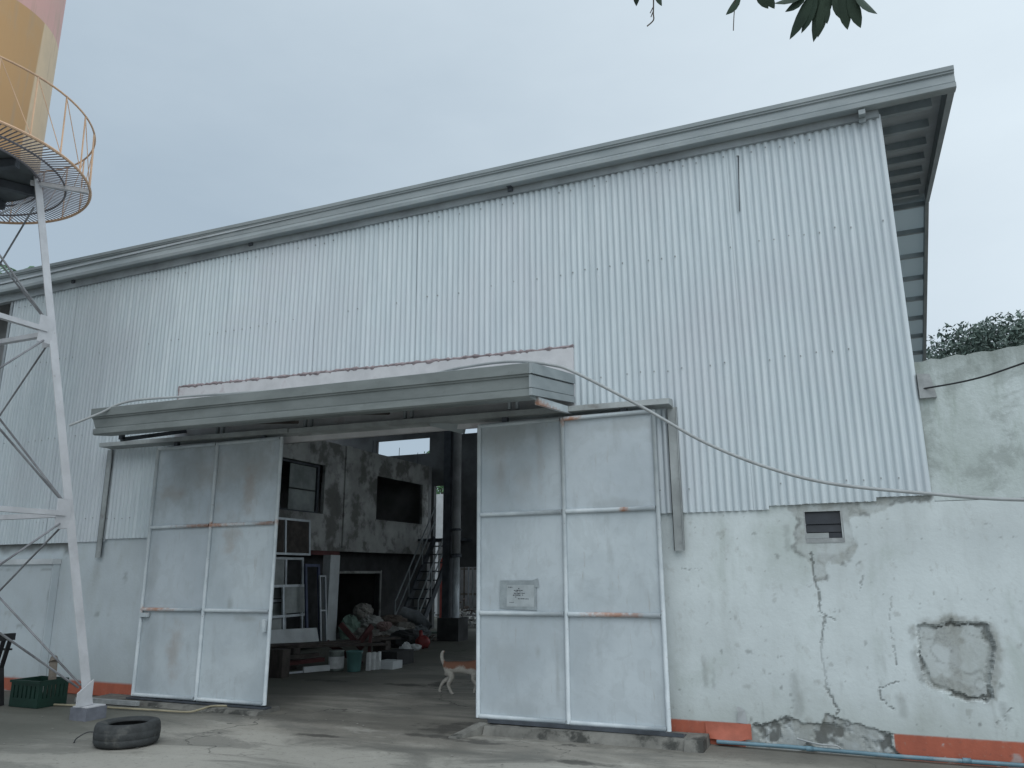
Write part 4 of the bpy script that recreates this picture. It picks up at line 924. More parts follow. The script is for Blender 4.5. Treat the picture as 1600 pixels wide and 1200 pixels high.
# bench of dark planks on can and bucket
for i, (a, c_, wd, hh, lb) in enumerate([((-8.9, 2.3, .40), (-7.55, 4.3, .335), .22, .035, 'long dark plank resting on the can and the teal bucket'), ((-8.65, 2.2, .44), (-7.9, 4.6, .36), .16, .035, 'narrower dark plank lying behind the long one on the buckets'),
                                        ((-9.2, 3.1, .34), (-8.3, 5.9, .30), .2, .04, 'rear dark plank of the stack beside the white board'), ((-8.55, 2.1, .22), (-8.2, 3.3, .24), .10, .05, 'brown timber low in the stack by the left door'),
                                        ((-8.7, 2.3, .12), (-8.25, 3.5, .14), .14, .06, 'thick brown timber under the planks by the left door')]):
    mb = MB(); mb.bar(a, c_, wd, hh); solo(mb, 'wooden_plank', 'wood' if i < 4 else 'redbeam', ((a[0] + c_[0]) / 2, (a[1] + c_[1]) / 2, min(a[2], c_[2]) - hh / 2), lb, 'plank', 'planks piled inside the left door')
TB = thing('timber_trestle', (-8.6, 3.5, 0), 'dark timber blocks carrying the planks by the left door', 'trestle')
for ti, (x, y, h) in enumerate(((-8.85, 2.6, .38), (-8.2, 2.35, .4), (-9.0, 3.6, .30), (-8.45, 5.6, .27), (-8.75, 3.2, .05))):
    m2 = MB(); m2.box(x - .14, x + .14, y - .09, y + .09, -.01, h); m2.build('block', 'wood', TB)
mb = MB(); mb.bar((-8.12, 2.85, .05), (-7.85, 3.25, .055), .06, .085); solo(mb, 'offcut', 'whitep', (-8.0, 3.05, 0), 'short white offcut lying under the planks left of the can', 'offcut')
mb = MB(); mb.bar((-8.50, 2.45, .02), (-8.3, 2.55, .02), .03, .035); mb.bar((-8.28, 2.56, .02), (-8.12, 2.90, .02), .03, .03); solo(mb, 'bent_trim', 'alu', (-8.3, 2.6, 0), 'bent pale strip of trim on the floor by the left door', 'trim')
PC = thing('paint_can', (-7.83, 3.30, 0), 'grey paint can standing beside the teal bucket', 'can')
mb = MB(); mb.lathe([(0, 0), (.115, 0), (.12, .01), (.12, .29), (.125, .30), (.118, .31), (0, .305)], (-7.83, 3.30, .0), 20); mb.build('can_body', 'can', PC, smooth=True)
mb = MB(); mb.lathe([(.122, .02), (.1225, .2)], (-7.83, 3.30, .02), 20); mb.build('can_label', 'plastic', PC, smooth=True)
BK = thing('bucket', (-7.50, 3.32, 0), 'teal plastic bucket standing right of the grey paint can', 'bucket')
mb = MB(); mb.lathe([(0, 0), (.10, 0), (.105, .01), (.128, .29), (.138, .295), (.138, .31), (.122, .31), (.10, .03), (0, .03)], (-7.50, 3.32, 0), 24); mb.build('bucket_body', 'teal', BK, smooth=True)
mb = MB(); mb.tube([(-7.50 + .13 * math.cos(a), 3.32 + .13 * math.sin(a), .28 + .0 * a) for a in np.linspace(0, PI, 12)], .004, 5); mb.build('handle', 'alu', BK)
for i in range(3):
    mb = MB(); x, y = -7.36 + i * .035, 3.52 + i * .09; mb.hexa([(x - .03, y - .035, 0), (x + .03, y - .03, 0), (x + .03, y + .035, 0), (x - .03, y + .03, 0), (x - .025, y - .03, .27 - i * .01), (x + .03, y - .025, .28), (x + .03, y + .03, .27), (x - .03, y + .03, .27)])
    solo(mb, 'wrapped_pack', 'plastic', (x, y, 0), ['white plastic pack touching the teal bucket', 'middle white plastic pack of the three right of the bucket', 'white plastic pack farthest right of the bucket'][i], 'pack', 'white packs beside the bucket')
mb = MB(); mb.box(-7.35, -7.05, 3.75, 4.05, -.005, .12); solo(mb, 'carton', 'whitep', (-7.2, 3.9, 0), 'low white carton on the floor right of the white packs', 'carton')
mb = MB(); mb.box(-7.62, -7.25, 4.2, 4.75, -.005, .22); solo(mb, 'carton', 'darkcloth', (-7.4, 4.5, 0), 'dark box behind the low white carton', 'carton')
mb = MB(); mb.blob((-7.65, 5.15, .13), (.12, .12, .14), 5, .35, 14, 10); mb.blob((-7.55, 5.3, .2), (.14, .06, .05), 6, .4, 10, 8); solo(mb, 'plastic_bag', 'plastic', (-7.65, 5.15, 0), 'crumpled white plastic bag on the warehouse floor', 'bag', smooth=False)
mb = MB(); mb.blob((-8.4, 7.05, .12), (.16, .14, .13), 8, .3, 12, 8); mb.tube([(-8.42, 7.05, .2), (-8.45, 7.05, .36)], [.05, .035], 8); solo(mb, 'jug', 'redp', (-8.4, 7.05, 0), 'red plastic jug on the floor right of the rubbish heap', 'jug', smooth=True)
mb = MB(); mb.hexa([(-10.3, 9.2, .10), (-9.3, 9.3, .12), (-9.35, 9.42, .13), (-10.25, 9.45, .11), (-10.3, 9.2, .13), (-9.3, 9.3, .15), (-9.35, 9.42, .16), (-10.25, 9.45, .14)]); mb.box(-10.2, -9.5, 9.28, 9.4, -.01, .1); solo(mb, 'green_board', 'gmat', (-9.9, 9.3, 0), 'pale green board lying at the foot of the steel stair', 'board')
TS = thing('folding_trestle', (-8.0, 3.9, 0), 'dark red crossed wooden trestle behind the paint can', 'trestle')
for p, q in (((-8.55, 4.0, .36), (-7.95, 4.2, .0)), ((-8.35, 4.1, .66), (-7.95, 4.2, .25)), ((-8.0, 4.1, .30), (-7.9, 4.4, .62)), ((-7.75, 4.1, .0), (-7.85, 4.3, .52))):
    mb = MB(); mb.bar(p, q, .05, .09); mb.build('leg', 'redwood', TS)

# ================================================================== DOG
def skin_mesh(verts, edges, radii, name):
    me = bpy.data.meshes.new(name); me.from_pydata(verts, edges, []); o = bpy.data.objects.new('tmp_skin', me); COL.objects.link(o)
    o.modifiers.new('s', 'SKIN')
    for i, r in enumerate(radii): me.skin_vertices[0].data[i].radius = (r, r) if not isinstance(r, tuple) else r
    me.skin_vertices[0].data[0].use_root = True
    sb = o.modifiers.new('u', 'SUBSURF'); sb.levels = 2; sb.render_levels = 2
    dg = bpy.context.evaluated_depsgraph_get(); ev = o.evaluated_get(dg); out = bpy.data.meshes.new_from_object(ev)
    bpy.data.objects.remove(o); out.name = name; out.shade_smooth(); return out
V, E_, R_ = [], [], []
def chain(parent, pts):
    p = parent
    for x, y, z, r in pts:
        V.append((x, y, z)); R_.append(r); i = len(V) - 1
        if p is not None: E_.append((p, i))
        p = i
    return p
chain(None, [(0, 0, .345, .085)])
t_ = chain(0, [(.14, 0, .35, .08), (.26, 0, .345, .088), (.37, 0, .35, .092)])
nk = chain(t_, [(.45, 0, .40, .068), (.52, 0, .48, .055)])
hd = chain(nk, [(.56, 0, .535, .062), (.63, 0, .525, .045), (.69, 0, .51, .03), (.715, 0, .507, .022)])
chain(0, [(-.07, 0, .40, .028), (-.095, 0, .455, .026), (-.10, 0, .505, .027), (-.085, 0, .548, .025), (-.055, 0, .555, .015)])
chain(0, [(-.01, .06, .31, .055), (.035, .065, .22, .046), (-.095, .068, .145, .028), (-.135, .068, .075, .02), (-.15, .068, .022, .021), (-.12, .068, .014, .02)])
chain(0, [(.02, -.06, .31, .055), (.085, -.065, .225, .046), (.02, -.068, .13, .028), (.055, -.068, .06, .02), (.075, -.068, .02, .021), (.105, -.068, .014, .02)])
chain(t_, [(.385, .06, .27, .04), (.35, .062, .20, .027), (.375, .062, .10, .017), (.36, .062, .05, .019), (.345, .062, .02, .02), (.375, .062, .014, .015)])
chain(t_, [(.39, -.06, .27, .04), (.37, -.062, .20, .027), (.45, -.062, .11, .017), (.48, -.062, .05, .019), (.49, -.062, .02, .02), (.52, -.062, .014, .015)])
DG = thing('dog', (-4.99, 1.79, -.004), 'tan and white dog with raised tail walking behind the right door', 'dog')
dm = skin_mesh(V, E_, R_, 'dog_body'); dm.materials.append(M['dog'])
o = bpy.data.objects.new('body', dm); COL.objects.link(o); o.parent = DG; ORIG[o.name] = ORIG['dog']
for s_ in (-1, 1):
    mb = MB(); mb.hexa([(.53, s_ * .02, .575), (.575, s_ * .03, .575), (.57, s_ * .055, .56), (.535, s_ * .05, .56), (.535, s_ * .045, .645), (.545, s_ * .047, .645), (.545, s_ * .055, .64), (.537, s_ * .055, .64)]); mb.build('ear', 'dog', DG, world=False)
    mb = MB(); mb.blob((.612, s_ * .036, .545), (.009, .009, .009), 1, 0, 8, 6); mb.build('eye', 'blackp', DG, smooth=True, world=False)
mb = MB(); mb.blob((.735, 0, .512), (.012, .014, .011), 1, 0, 8, 6); mb.build('nose', 'blackp', DG, smooth=True, world=False)
DG.rotation_euler.z = math.radians(10)
DG.scale = (.94, 1.0, .94)

# ================================================================== YARD OBJECTS
# tyre lying flat
prof = [(.20, .03), (.215, .012), (.30, .0), (.335, .012), (.35, .04), (.353, .075), (.350, .080), (.350, .084), (.354, .089), (.356, .15), (.352, .155), (.352, .159), (.352, .164), (.348, .205), (.332, .232), (.30, .24), (.225, .226), (.205, .205), (.215, .195), (.24, .205), (.30, .215), (.322, .195), (.328, .12), (.32, .05), (.30, .03), (.24, .04), (.215, .05)]
prof = [(r_ * .795, z_ * .82) for r_, z_ in prof]
mb = MB(); mb.lathe(prof, (0, 0, 0), 64, True)
TY = thing('tyre', (-6.33, -1.97, 0), 'worn black car tyre lying flat on the concrete by the tower leg', 'tyre')
o = mb.build('tyre_casing', 'rubber', TY, smooth=True, world=False)
TY.rotation_euler = (0, 0, 0)
mb = MB(); mb.tube(smoothline([(-6.72, -1.95, .06), (-6.80, -2.0, .07), (-6.84, -2.08, .03), (-6.80, -2.14, .004)]), .006, 6); solo(mb, 'wire_stub', 'wire', (-6.8, -2.05, 0), 'short bent black wire sticking out beside the tyre', 'wire')
# green crate with pierced sides
CR = thing('crate', (-9.16, -.80, 0), 'green plastic crate on the ground against the low white wall', 'crate')
x0, x1, y0, y1, h = -9.42, -8.93, -.98, -.60, .30
for nm, (xa, xb, ya, yb) in (('front_panel', (x0, x1, y0, y0 + .012)), ('rear_panel', (x0, x1, y1 - .012, y1)), ('side_panel', (x0, x0 + .012, y0 + .012, y1 - .012)), ('side_panel', (x1 - .012, x1, y0 + .012, y1 - .012))):
    mb = MB(); mb.box(xa, xb, ya, yb, .012, .10); mb.box(xa, xb, ya, yb, .24, h); n_ = 7
    horizontal = (xb - xa) > .1
    for k in range(n_):
        if horizontal: xx = lerp(xa, xb - .05, k / (n_ - 1)); mb.box(xx, xx + .05, ya, yb, .10, .24)
        else: yy = lerp(ya, yb - .04, k / (n_ - 1)); mb.box(xa, xb, yy, yy + .04, .10, .24)
    mb.build(nm, 'green', CR)
mb = MB(); mb.box(x0, x1, y0, y1, 0, .01); mb.build('bottom', 'green', CR)
mb = MB(); mb.box(x0 - .015, x1 + .015, y0 - .015, y0 - .001, h - .03, h); mb.build('rim', 'green', CR)
# leaning stake
mb = MB(); mb.bar((-8.97, -.78, 0), (-9.22, -.62, .50), .085, .04); mb.tube([(-9.20, -.63, .47), (-9.23, -.61, .53)], [.055, .035], 10)
solo(mb, 'stake', 'stake', (-9.0, -.78, 0), 'old wooden stake leaning beside the green crate', 'stake')
# plastic chair (mostly out of frame)
CHR = thing('plastic_chair', (-9.72, -1.28, 0), 'black plastic armchair cut off by the left edge of the picture', 'chair')
cx, cy = -9.78, -1.22
mb = MB(); mb.hexa([(cx - .22, cy - .22, .42), (cx + .20, cy - .22, .42), (cx + .20, cy + .22, .42), (cx - .22, cy + .22, .42), (cx - .22, cy - .22, .445), (cx + .22, cy - .22, .45), (cx + .22, cy + .22, .45), (cx - .22, cy + .22, .445)]); mb.build('seat', 'blackp', CHR)
mb = MB()
for k in range(6): yy = cy - .20 + k * .08; mb.bar((cx + .2, yy, .45), (cx + .29, yy, .78), .05, .018, (1, 0, 0))
mb.bar((cx + .29, cy - .24, .79), (cx + .29, cy + .24, .79), .05, .08); mb.build('backrest', 'blackp', CHR)
for sx in (-1, 1):
    for sy in (-1, 1):
        mb = MB(); mb.bar((cx + sx * .19, cy + sy * .2, .43), (cx + sx * .235, cy + sy * .235, 0), .05, .035, (1, 0, 0)); mb.build('leg', 'blackp', CHR)
for sy in (-1, 1):
    mb = MB(); mb.bar((cx + .26, cy + sy * .235, .64), (cx - .2, cy + sy * .25, .63), .05, .022); mb.bar((cx - .2, cy + sy * .25, .63), (cx - .21, cy + sy * .235, .43), .045, .022, (1, 0, 0)); mb.build('armrest', 'blackp', CHR)
# hose
mb = MB(); mb.tube(smoothline([(-9.4, -.85, .012), (-8.7, -.72, .014), (-8.04, -.66, .014), (-7.5, -.60, .013), (-7.04, -.56, .014), (-6.95, -.45, .03), (-6.9, -.33, .05), (-6.72, -.22, .045)]), .012, 7); solo(mb, 'hose', 'hose', (-8, -.6, 0), 'faded yellow hose running along the ground below the left door', 'hose', smooth=True)
mb = MB(); mb.bar((-8.95, -.45, .03), (-7.95, -.42, .03), .05, .05); solo(mb, 'drain_pipe', 'flash', (-8.4, -.43, 0), 'grey pipe lying at the foot of the wall behind the tower leg', 'pipe')
# blue pipe at the foot of the right wall
BP = thing('water_pipe', (-.2, -.05, .02), 'blue water pipe running along the foot of the right wall', 'pipe')
mb = MB(); mb.tube([(-1.30, -.045, .03), (-.70, -.05, .035), (.14, -.05, .025), (1.04, -.05, .03), (2.6, -.05, .03)], .017, 10); mb.build('pipe_run', 'bluepipe', BP, smooth=True)
for x in (-.55, .62):
    mb = MB(); mb.tube([(x, -.05, .032), (x + .06, -.05, .032)], .0215, 10); mb.build('coupling', 'bluepipe', BP, smooth=True)
mb = MB(); mb.tube(smoothline([(-.62, -.02, .10), (-.45, -.06, .075), (-.30, -.06, .07), (-.26, -.03, .02)]), .008, 6); solo(mb, 'tube_end', 'cable', (-.45, -.05, .02), 'thin grey tube drooping over the blue water pipe', 'tube', smooth=True)
# pebbles and grit
mb = MB(); g = random.Random(4)
for k in range(420):
    x = g.uniform(-9.0, 1.6); y = -g.random() ** 1.6 * 2.8 - .28; r = g.choice([.003, .004, .004, .005, .006, .007, .009, .013]); mb.blob((x, y, .0), (r, r * g.uniform(.6, 1), r * .6), k, .2, 6, 4)
tag(mb.build('grit', 'pebble'), 'loose pebbles on the yard concrete', 'grit', kind='stuff')

# ================================================================== CABLES
cab = [(-8.24, -1.55, 3.20), (-8.02, -1.35, 3.36), (-7.75, -1.20, 3.51), (-7.10, -1.00, 3.55), (-5.71, -.80, 3.54), (-4.15, -.75, 3.52), (-3.46, -.90, 3.52), (-2.86, -1.0, 3.49), (-2.46, -1.0, 3.41), (-2.23, -.95, 3.32), (-1.68, -.75, 2.99), (-1.15, -.60, 2.64), (-.63, -.50, 2.39), (-.12, -.42, 2.23), (.60, -.35, 2.12), (1.27, -.35, 2.04), (2.6, -.38, 1.98), (4.2, -.4, 1.96)]
mb = MB(); mb.tube(smoothline(cab, 8), .0145, 8); solo(mb, 'service_cable', 'cable', (-2.5, -.9, 2), 'thick grey cable arching over the canopy and sagging to the right', 'cable', smooth=True)
mb = MB(); mb.tube(smoothline([(.70, -.03, 3.07), (1.05, -.28, 3.06), (1.39, -.5, 3.11), (2.4, -1.2, 3.3), (3.6, -2.0, 3.6)]), .008, 6); solo(mb, 'black_wire', 'wire', (1, -.3, 3), 'thin black wire running from the rainwater box past the mossy wall', 'wire', smooth=True)

# ================================================================== WATER TOWER
C0 = Vector((-9.326, -2.775, 0)); H = 6.165
TW = thing('water_tower', tuple(C0), 'water tower with a painted round tank, railed gallery and white braced legs', 'water tower')
ldir = [Vector((.696, .718, 0)), Vector((-.718, .696, 0)), Vector((-.696, -.718, 0)), Vector((.718, -.696, 0))]
BR, TR = 2.22, 1.0
legp = lambda d, z: C0 + d * lerp(BR, TR, (z - .13) / (H - .13)) + Vector((0, 0, z))
NODES = (0.22, 2.18, 4.28, 6.0)
mb = MB(); mb.lathe([(0, 0), (.97, 0)], (C0.x, C0.y, H + .025), 64); mb.build('tank_bottom', 'tankbottom', TW)
mb = MB(); mb.lathe([(.97, 0), (.97, .02), (.955, .03), (.955, 2.9), (.975, 2.92), (.975, 3.0), (0, 3.25)], (C0.x, C0.y, H + .02), 96); mb.build('tank', 'mural', TW, smooth=False)
for k in range(4):
    a = k * PI / 4; mb = MB(); d = Vector((math.cos(a + .3), math.sin(a + .3), 0)) * .96
    mb.bar(C0 - d + Vector((0, 0, H - .04)), C0 + d + Vector((0, 0, H - .04)), .07, .1); mb.build('tank_bearer', 'darksteel', TW)
PL = MB()
ring = lambda r, z, t, n=96: [(C0.x + r * math.cos(2 * PI * k / n), C0.y + r * math.sin(2 * PI * k / n), H + z) for k in range(n + 1)]
PL.tube(ring(1.53, .0, 0), .017, 6, False); pl = PL.build('gallery_ring', 'rail', TW)
for r in (1.26, 1.0):
    mb = MB(); mb.tube(ring(r, -.015, 0), .012, 6, False); mb.build('inner_ring', 'grate', pl)
mb = MB(); mb.tube([(C0.x + .955, C0.y, H + .012), (C0.x + 1.52, C0.y, H + .012)], .0075, 5); rod = None
me = bpy.data.meshes.new('grating_rod'); rb = MB(); rb.tube([(.955, 0, H + .012), (1.52, 0, H + .012)], .0075, 5); me.from_pydata(rb.v, [], rb.f); me.materials.append(M['rail'])
me2 = bpy.data.meshes.new('grating_rod_dark'); me2.from_pydata(rb.v, [], rb.f); me2.materials.append(M['grate'])
for k in range(168):
    o = bpy.data.objects.new('grating_rod', me2); COL.objects.link(o); o.parent = pl; o.rotation_euler.z = 2 * PI * k / 168
mb = MB(); mb.tube(ring(1.50, .75, 0), .012, 6, False); gr = mb.build('guard_rail', 'rail', TW)
NB_ = 24
for k in range(NB_):
    a0, a1 = 2 * PI * k / NB_, 2 * PI * (k + 1) / NB_
    p = lambda a, r, z: (C0.x + r * math.cos(a), C0.y + r * math.sin(a), H + z)
    mb = MB(); mb.bar(p(a0, 1.525, .01), p(a0, 1.50, .75), .013, .012); mb.build('rail_post', 'rail', gr)
    mb = MB(); mb.tube([p(a0, 1.50, .74), p(a1, 1.525, .02)], .005, 5); mb.build('rail_brace', 'rail', gr)
for d in ldir:
    a = math.atan2(d.y, d.x)
    mb = MB()
    mb.bar(C0 + d * .9 + Vector((0, 0, H - .04)), C0 + d * 1.52 + Vector((0, 0, H - .04)), .05, .05); mb.build('gallery_bracket', 'tower', TW)
    lg = MB(); p, q = legp(d, .14), legp(d, H + .08); s_ = Vector((-d.y, d.x, 0))
    # angle section: two flanges, opening toward the tower centre
    for fl in ((s_ - d).normalized(), (-s_ - d).normalized()):
        n_ = fl.cross(Vector((0, 0, 1))).normalized() * .006
        lg.hexa([p, p + fl * .10, p + fl * .10 + n_ * 2, p + n_ * 2, q, q + fl * .08, q + fl * .08 + n_ * 2, q + n_ * 2])
    LEG = lg.build('leg', 'tower', TW)
    for z in NODES[1:3]:
        for fl in ((s_ - d).normalized(), (-s_ - d).normalized()):
            c_ = legp(d, z); n_ = fl.cross(Vector((0, 0, 1))).normalized() * .008
            if n_.dot(d) < 0: n_ = -n_
            mb = MB(); g0 = c_ + fl * .05 + n_; mb.hexa([g0 + Vector((0, 0, -.16)), g0 + fl * .17 + Vector((0, 0, -.16)), g0 + fl * .17 + n_ + Vector((0, 0, -.16)), g0 + n_ + Vector((0, 0, -.16)), g0 + Vector((0, 0, .16)), g0 + fl * .17 + Vector((0, 0, .16)), g0 + fl * .17 + n_ + Vector((0, 0, .16)), g0 + n_ + Vector((0, 0, .16))]); gp = mb.build('gusset', 'tower', LEG)
    gb = legp(d, .14); mb = MB()
    for fl in ((s_ - d).normalized(), (-s_ - d).normalized()):
        n_ = Vector((fl.y, -fl.x, 0)) * .006
        mb.hexa([gb + fl * .02 - n_, gb + fl * .2 - n_, gb + fl * .2 + n_, gb + fl * .02 + n_, gb + fl * .02 - n_ + Vector((0, 0, .26)), gb + fl * .2 - n_ + Vector((0, 0, .14)), gb + fl * .2 + n_ + Vector((0, 0, .14)), gb + fl * .02 + n_ + Vector((0, 0, .26))])
    mb.box(gb.x - .13, gb.x + .095, gb.y - .13, gb.y + .095, .124, .136); mb.build('base_plate', 'tower', LEG)
    mb = MB(); mb.box(gb.x - .145, gb.x + .105, gb.y - .145, gb.y + .105, -.01, .122); mb.build('footing', 'towerbase', TW)
for i in range(4):
    d0, d1 = ldir[i], ldir[(i + 1) % 4]
    for z in NODES[1:3]:
        a, c_ = legp(d0, z), legp(d1, z); v = (c_ - a).normalized()
        mb = MB(); mb.bar(a + v * .12, c_ - v * .12, .065, .055); mb.build('strut', 'tower', TW)
    for za, zb_ in zip(NODES[:-1], NODES[1:]):
        for (p, q) in ((legp(d0, za), legp(d1, zb_)), (legp(d1, za), legp(d0, zb_))):
            v = (q - p).normalized(); mb = MB(); mb.tube([p + v * .2, q - v * .2], .0115, 6); mb.build('tie_rod', 'rodsteel', TW)

# ================================================================== BEHIND THE BUILDING
mb = MB(); mb.box(-20, -13.2, 18.0, 18.2, 0, 4.40); solo(mb, 'rear_yard_wall', 'whitep', (-15, 18.1, 0), 'stained white wall seen through the narrow gap at the back', 'wall')
mb = MB(); mb.box(-12.25, -12.05, 14.8, 15.0, 0, 2.0); solo(mb, 'red_post', 'redpost', (-12.15, 14.9, 0), 'red post seen beneath the steel stair at the back', 'post')
mb = MB(); mb.box(-13.1, -6.0, 16.2, 16.4, 0, 2.6); solo(mb, 'shed_wall', 'oldcon_d', (-10, 16.3, 0), 'dull brown shed wall behind the bar fence', 'wall')
BF = thing('bar_fence', (-11.2, 15, .8), 'rusty bar fence in the yard behind the back opening', 'fence')
mb = MB(); mb.box(-12.0, -8.0, 14.98, 15.02, .84, .90); mb.box(-12.0, -8.0, 14.98, 15.02, 1.62, 1.66); mb.build('fence_rail', 'stake', BF)
for k in range(26):
    x = -11.95 + k * .152; mb = MB(); mb.box(x, x + .05, 14.97, 14.978, .3 if k % 3 else .0, 1.75 + .1 * math.sin(k * 3.3)); mb.build('fence_bar', ('stake', 'alu', 'flash')[k % 3], BF)
g = random.Random(8)
for nm, n_, (xa, xb), (ya, yb), hmax, mt, lb in (('rubble', 160, (-11.3, -8.6), (13.0, 14.3), .55, 'rubble', 'heap of broken pale masonry outside the back opening'), ('debris', 120, (-12.0, -8.2), (14.0, 14.9), 1.0, 'rubble_d', 'brown planks and debris piled before the bar fence')):
    mb = MB()
    for k in range(n_):
        x, y = g.uniform(xa, xb), g.uniform(ya, yb); h = hmax * g.random() * (.4 + .6 * (y - ya) / (yb - ya)); r = g.uniform(.04, .13); a = g.uniform(0, 3.1); el = g.uniform(-.3, .3)
        mb.bar((x, y, h + .03), (x + r * 2 * math.cos(a), y + r * math.sin(a), h + .03 + r * el), r * g.uniform(.5, 1), r * g.uniform(.3, .8))
    tag(mb.build(nm, mt), lb, nm, kind='stuff')

# ================================================================== VEGETATION
def foliage(mb, clumps, n, size, g, squash=1.0):
    for c_, r in clumps:
        for k in range(int(n * (r / .8) ** 2)):
            while True:
                p = Vector((g.uniform(-1, 1), g.uniform(-1, 1), g.uniform(-1, 1)))
                if .25 < p.length < 1: break
            q = Vector(c_) + Vector((p.x * r, p.y * r, p.z * r * .75)); s_ = size * g.uniform(.6, 1.4)
            a = Vector((g.uniform(-1, 1), g.uniform(-1, 1), g.uniform(-1, .5))).normalized(); b_ = a.cross(Vector((g.uniform(-1, 1), g.uniform(-1, 1), g.uniform(-1, 1)))).normalized() * .36
            mb.quad(q - a * s_, q + b_ * s_, q + a * s_, q - b_ * s_)
def tree(name, x, y, h, cr, mat, label, seed, ncl=22, n=230, size=.16, low=.42, shoots=0):
    g = random.Random(seed); T = thing(name, (x, y, 0), label, 'tree')
    mb = MB(); mb.tube([(x, y, -.1), (x + .1, y, h * .2), (x - .05, y + .1, h * .45), (x + .1, y, h * .75)], [.22, .17, .13, .05], 9)
    cl = []
    for k in range(ncl):
        a = g.uniform(0, 6.28); t = g.uniform(low, .93); rr = cr * math.sqrt(max(.05, 1 - ((t - .62) / .38) ** 2)) * g.uniform(.35, .9)
        c_ = (x + rr * math.cos(a), y + rr * math.sin(a), h * t); cl.append((c_, cr * g.uniform(.20, .36)))
        if k % 3 == 0: mb.tube([(x, y, h * min(t, .6) * .75), (x + rr * .5 * math.cos(a), y + rr * .5 * math.sin(a), h * t * .9), c_], [.08, .05, .02], 6)
    for k in range(shoots):
        a = g.uniform(0, 6.28); rr = cr * g.uniform(.1, .75); cl.append(((x + rr * math.cos(a), y + rr * math.sin(a), h * g.uniform(.86, .97)), cr * g.uniform(.10, .17)))
    mb.build('trunk', 'bark', T, smooth=True)
    mb = MB(); foliage(mb, cl, n, size, g); mb.build('crown', mat, T)
    return T
tree('broadleaf_tree', 4.6, 17, 8.3, 3.1, 'leaf_far', 'hazy broadleaf tree rising behind the mossy concrete wall', 3, 50, 620, .075, .5, 16)
tree('broadleaf_tree', -16.0, 22, 7.0, 2.6, 'leaf_bg', 'green tree above the white wall seen through the back gap', 5, 22, 420, .10)
tree('mango_tree', -12.6, -8.6, 8.6, 4.2, 'leaf_mango', 'dense mango tree left of the yard, outside the picture, shading the tower', 9, 30, 160, .16, .42, 0)  # unseen tree added to shade the left wall and yard
# palm whose frond tips show at the left edge
PT = thing('palm_tree', (-18.3, 4.5, 0), 'palm with frond tips showing beside the tower at left edge', 'palm')
mb = MB(); mb.tube([(-18.3, 4.5, -.1), (-18.2, 4.5, 4), (-18.0, 4.5, 8.1)], [.2, .16, .13], 9); mb.build('trunk', 'bark', PT, smooth=True)
g = random.Random(6)
for k in range(14):
    a = k * 2 * PI / 14 + .1; Lf = 2.9; pts = []
    for j in range(9):
        t = j / 8; pts.append(Vector((-18.0 + Lf * t * math.cos(a), 4.5 + Lf * t * math.sin(a), 8.1 + .9 * math.sin(t * 2.3) - 1.5 * t * t)))
    mb = MB(); mb.tube(pts, .02, 4)
    for j in range(1, 9):
        for sub_ in range(3):
            p = pts[j - 1].lerp(pts[j], sub_ / 3); d = (pts[j] - pts[j - 1]).normalized(); s_ = d.cross(Vector((0, 0, 1))).normalized()
            for sg in (-1, 1):
                tip = p + s_ * sg * .55 * (1 - .5 * j / 9) + d * .25 - Vector((0, 0, .22)); mb.tri(p - d * .03, p + d * .03, tip)
    mb.build('frond', 'leaf_bg', PT)
# overhanging mango branch near the camera
MBR = thing('mango_branch', (.12, -4.97, 3.65), 'dark leafy branch hanging into the top of the picture', 'branch')
mb = MB(); mb.tube(smoothline([(1.6, -5.6, 4.6), (.6, -5.09, 4.0), (.25, -5.0, 3.72), (.12, -4.99, 3.60), (.10, -4.995, 3.53)]), .009, 6)
mb.tube(smoothline([(.25, -5.0, 3.72), (.16, -4.985, 3.58), (.165, -4.988, 3.515)]), .005, 5); mb.tube(smoothline([(.12, -4.99, 3.62), (-.10, -5.03, 3.66), (-.30, -5.07, 3.68), (-.48, -5.12, 3.66)]), .005, 5)
mb.tube(smoothline([(-.10, -5.03, 3.66), (-.11, -5.04, 3.59)]), .004, 5); mb.tube(smoothline([(-.18, -5.04, 3.665), (-.178, -5.039, 3.58)]), .004, 5)
mb.tube(smoothline([(-.484, -5.119, 3.66), (-.489, -5.102, 3.601), (-.498, -5.075, 3.565), (-.502, -5.061, 3.547), (-.529, -5.055, 3.533)]), .0026, 5); mb.tube([(-.4945, -5.088, 3.582), (-.509, -5.08, 3.566)], .002, 5); mb.tube([(-.497, -5.08, 3.57), (-.509, -5.07, 3.556)], .002, 5)
mb.tube(smoothline([(-.195, -5.04, 3.66), (-.202, -5.033, 3.564), (-.216, -4.99, 3.51), (-.223, -4.968, 3.478)]), .0018, 5)
mb.build('twig', 'bark', MBR)
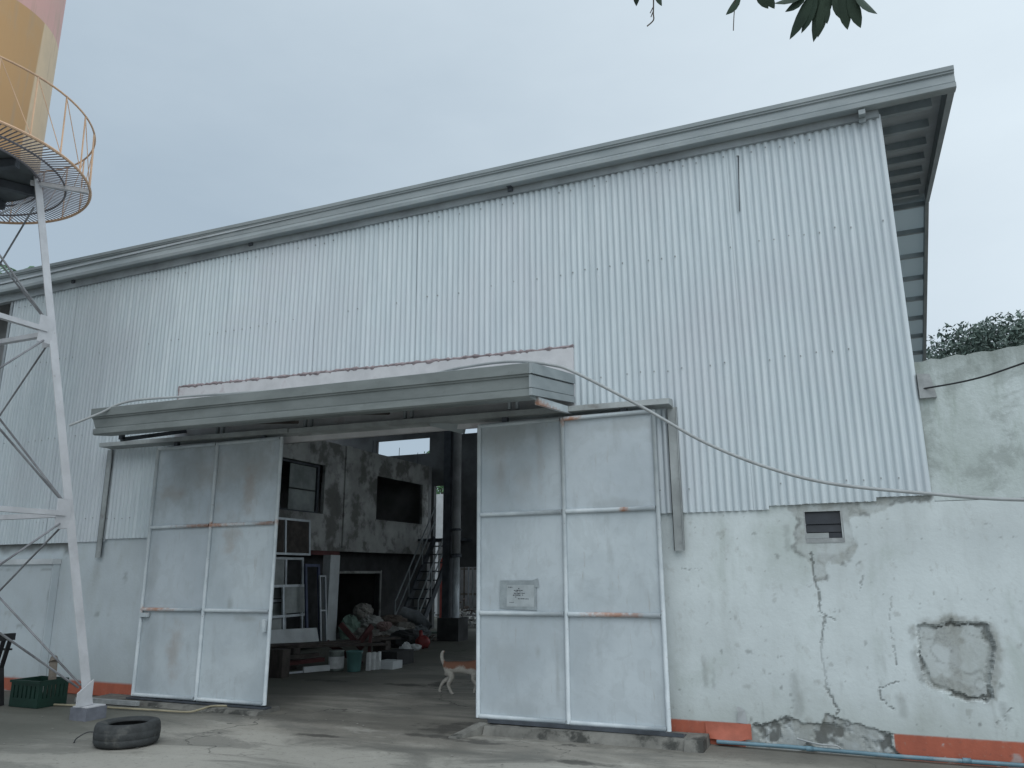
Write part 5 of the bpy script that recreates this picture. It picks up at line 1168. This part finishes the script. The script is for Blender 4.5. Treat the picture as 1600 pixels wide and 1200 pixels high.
lv = [((-.547, -5.144, 3.635), (-.554, -5.108, 3.591)), ((-.471, -5.121, 3.627), (-.463, -5.081, 3.581)), ((-.178, -5.039, 3.574), (-.242, -5.006, 3.525)), ((-.126, -5.047, 3.587), (-.092, -4.988, 3.515)), ((-.097, -5.037, 3.577), (-.071, -4.984, 3.511)),
      ((.06, -5.006, 3.539), (-.072, -4.996, 3.525)), ((.048, -5.004, 3.537), (-.037, -4.972, 3.495)), ((.066, -5.002, 3.533), (-.032, -4.914, 3.417)), ((.077, -5.0, 3.531), (.01, -4.92, 3.426)), ((.094, -4.997, 3.527), (.048, -4.897, 3.393)), ((.111, -4.995, 3.523), (.064, -4.904, 3.402)),
      ((.106, -4.996, 3.524), (.114, -4.952, 3.466)), ((.157, -4.989, 3.512), (.165, -4.907, 3.401)), ((.179, -4.986, 3.506), (.208, -4.906, 3.395)), ((.191, -4.984, 3.503), (.265, -4.928, 3.419)), ((.134, -4.992, 3.517), (.148, -4.93, 3.434)), ((.07, -4.99, 3.53), (.02, -4.93, 3.45)), ((.09, -5.0, 3.54), (.10, -4.93, 3.43)), ((.17, -4.99, 3.52), (.19, -4.93, 3.43)), ((.15, -5.0, 3.53), (.24, -5.0, 3.50)), ((.1, -5.0, 3.54), (.0, -5.05, 3.56))]
g = random.Random(2)
for a, c_ in lv:
    a, c_ = Vector(a), Vector(c_); d = c_ - a; ln = max(d.length, .07) if d.length > .08 else .09; a = c_ - d.normalized() * max(ln, .085) * 1.05; d = (c_ - a); f = d.cross(Vector((g.uniform(-.5, .5), 1, g.uniform(-.5, .5)))).normalized()
    nrm = f.cross(d).normalized(); wd = min(.021, d.length * .17); mb = MB(); prof = [(0, .05), (.15, .5), (.35, .95), (.55, 1), (.75, .75), (.9, .35), (1, .0)]
    i0 = 0
    for t, w_ in prof:
        m_ = a + d * t - Vector((0, 0, .01)) * math.sin(t * PI) ; mb.v += [tuple(m_ - f * wd * w_ + nrm * wd * w_ * .25), tuple(m_), tuple(m_ + f * wd * w_ + nrm * wd * w_ * .25)]
    for j in range(len(prof) - 1):
        for s_ in range(2): q = j * 3 + s_; mb.f.append((q, q + 1, q + 4, q + 3))
    mb.build('leaf', 'leaf_mango', MBR, smooth=True)
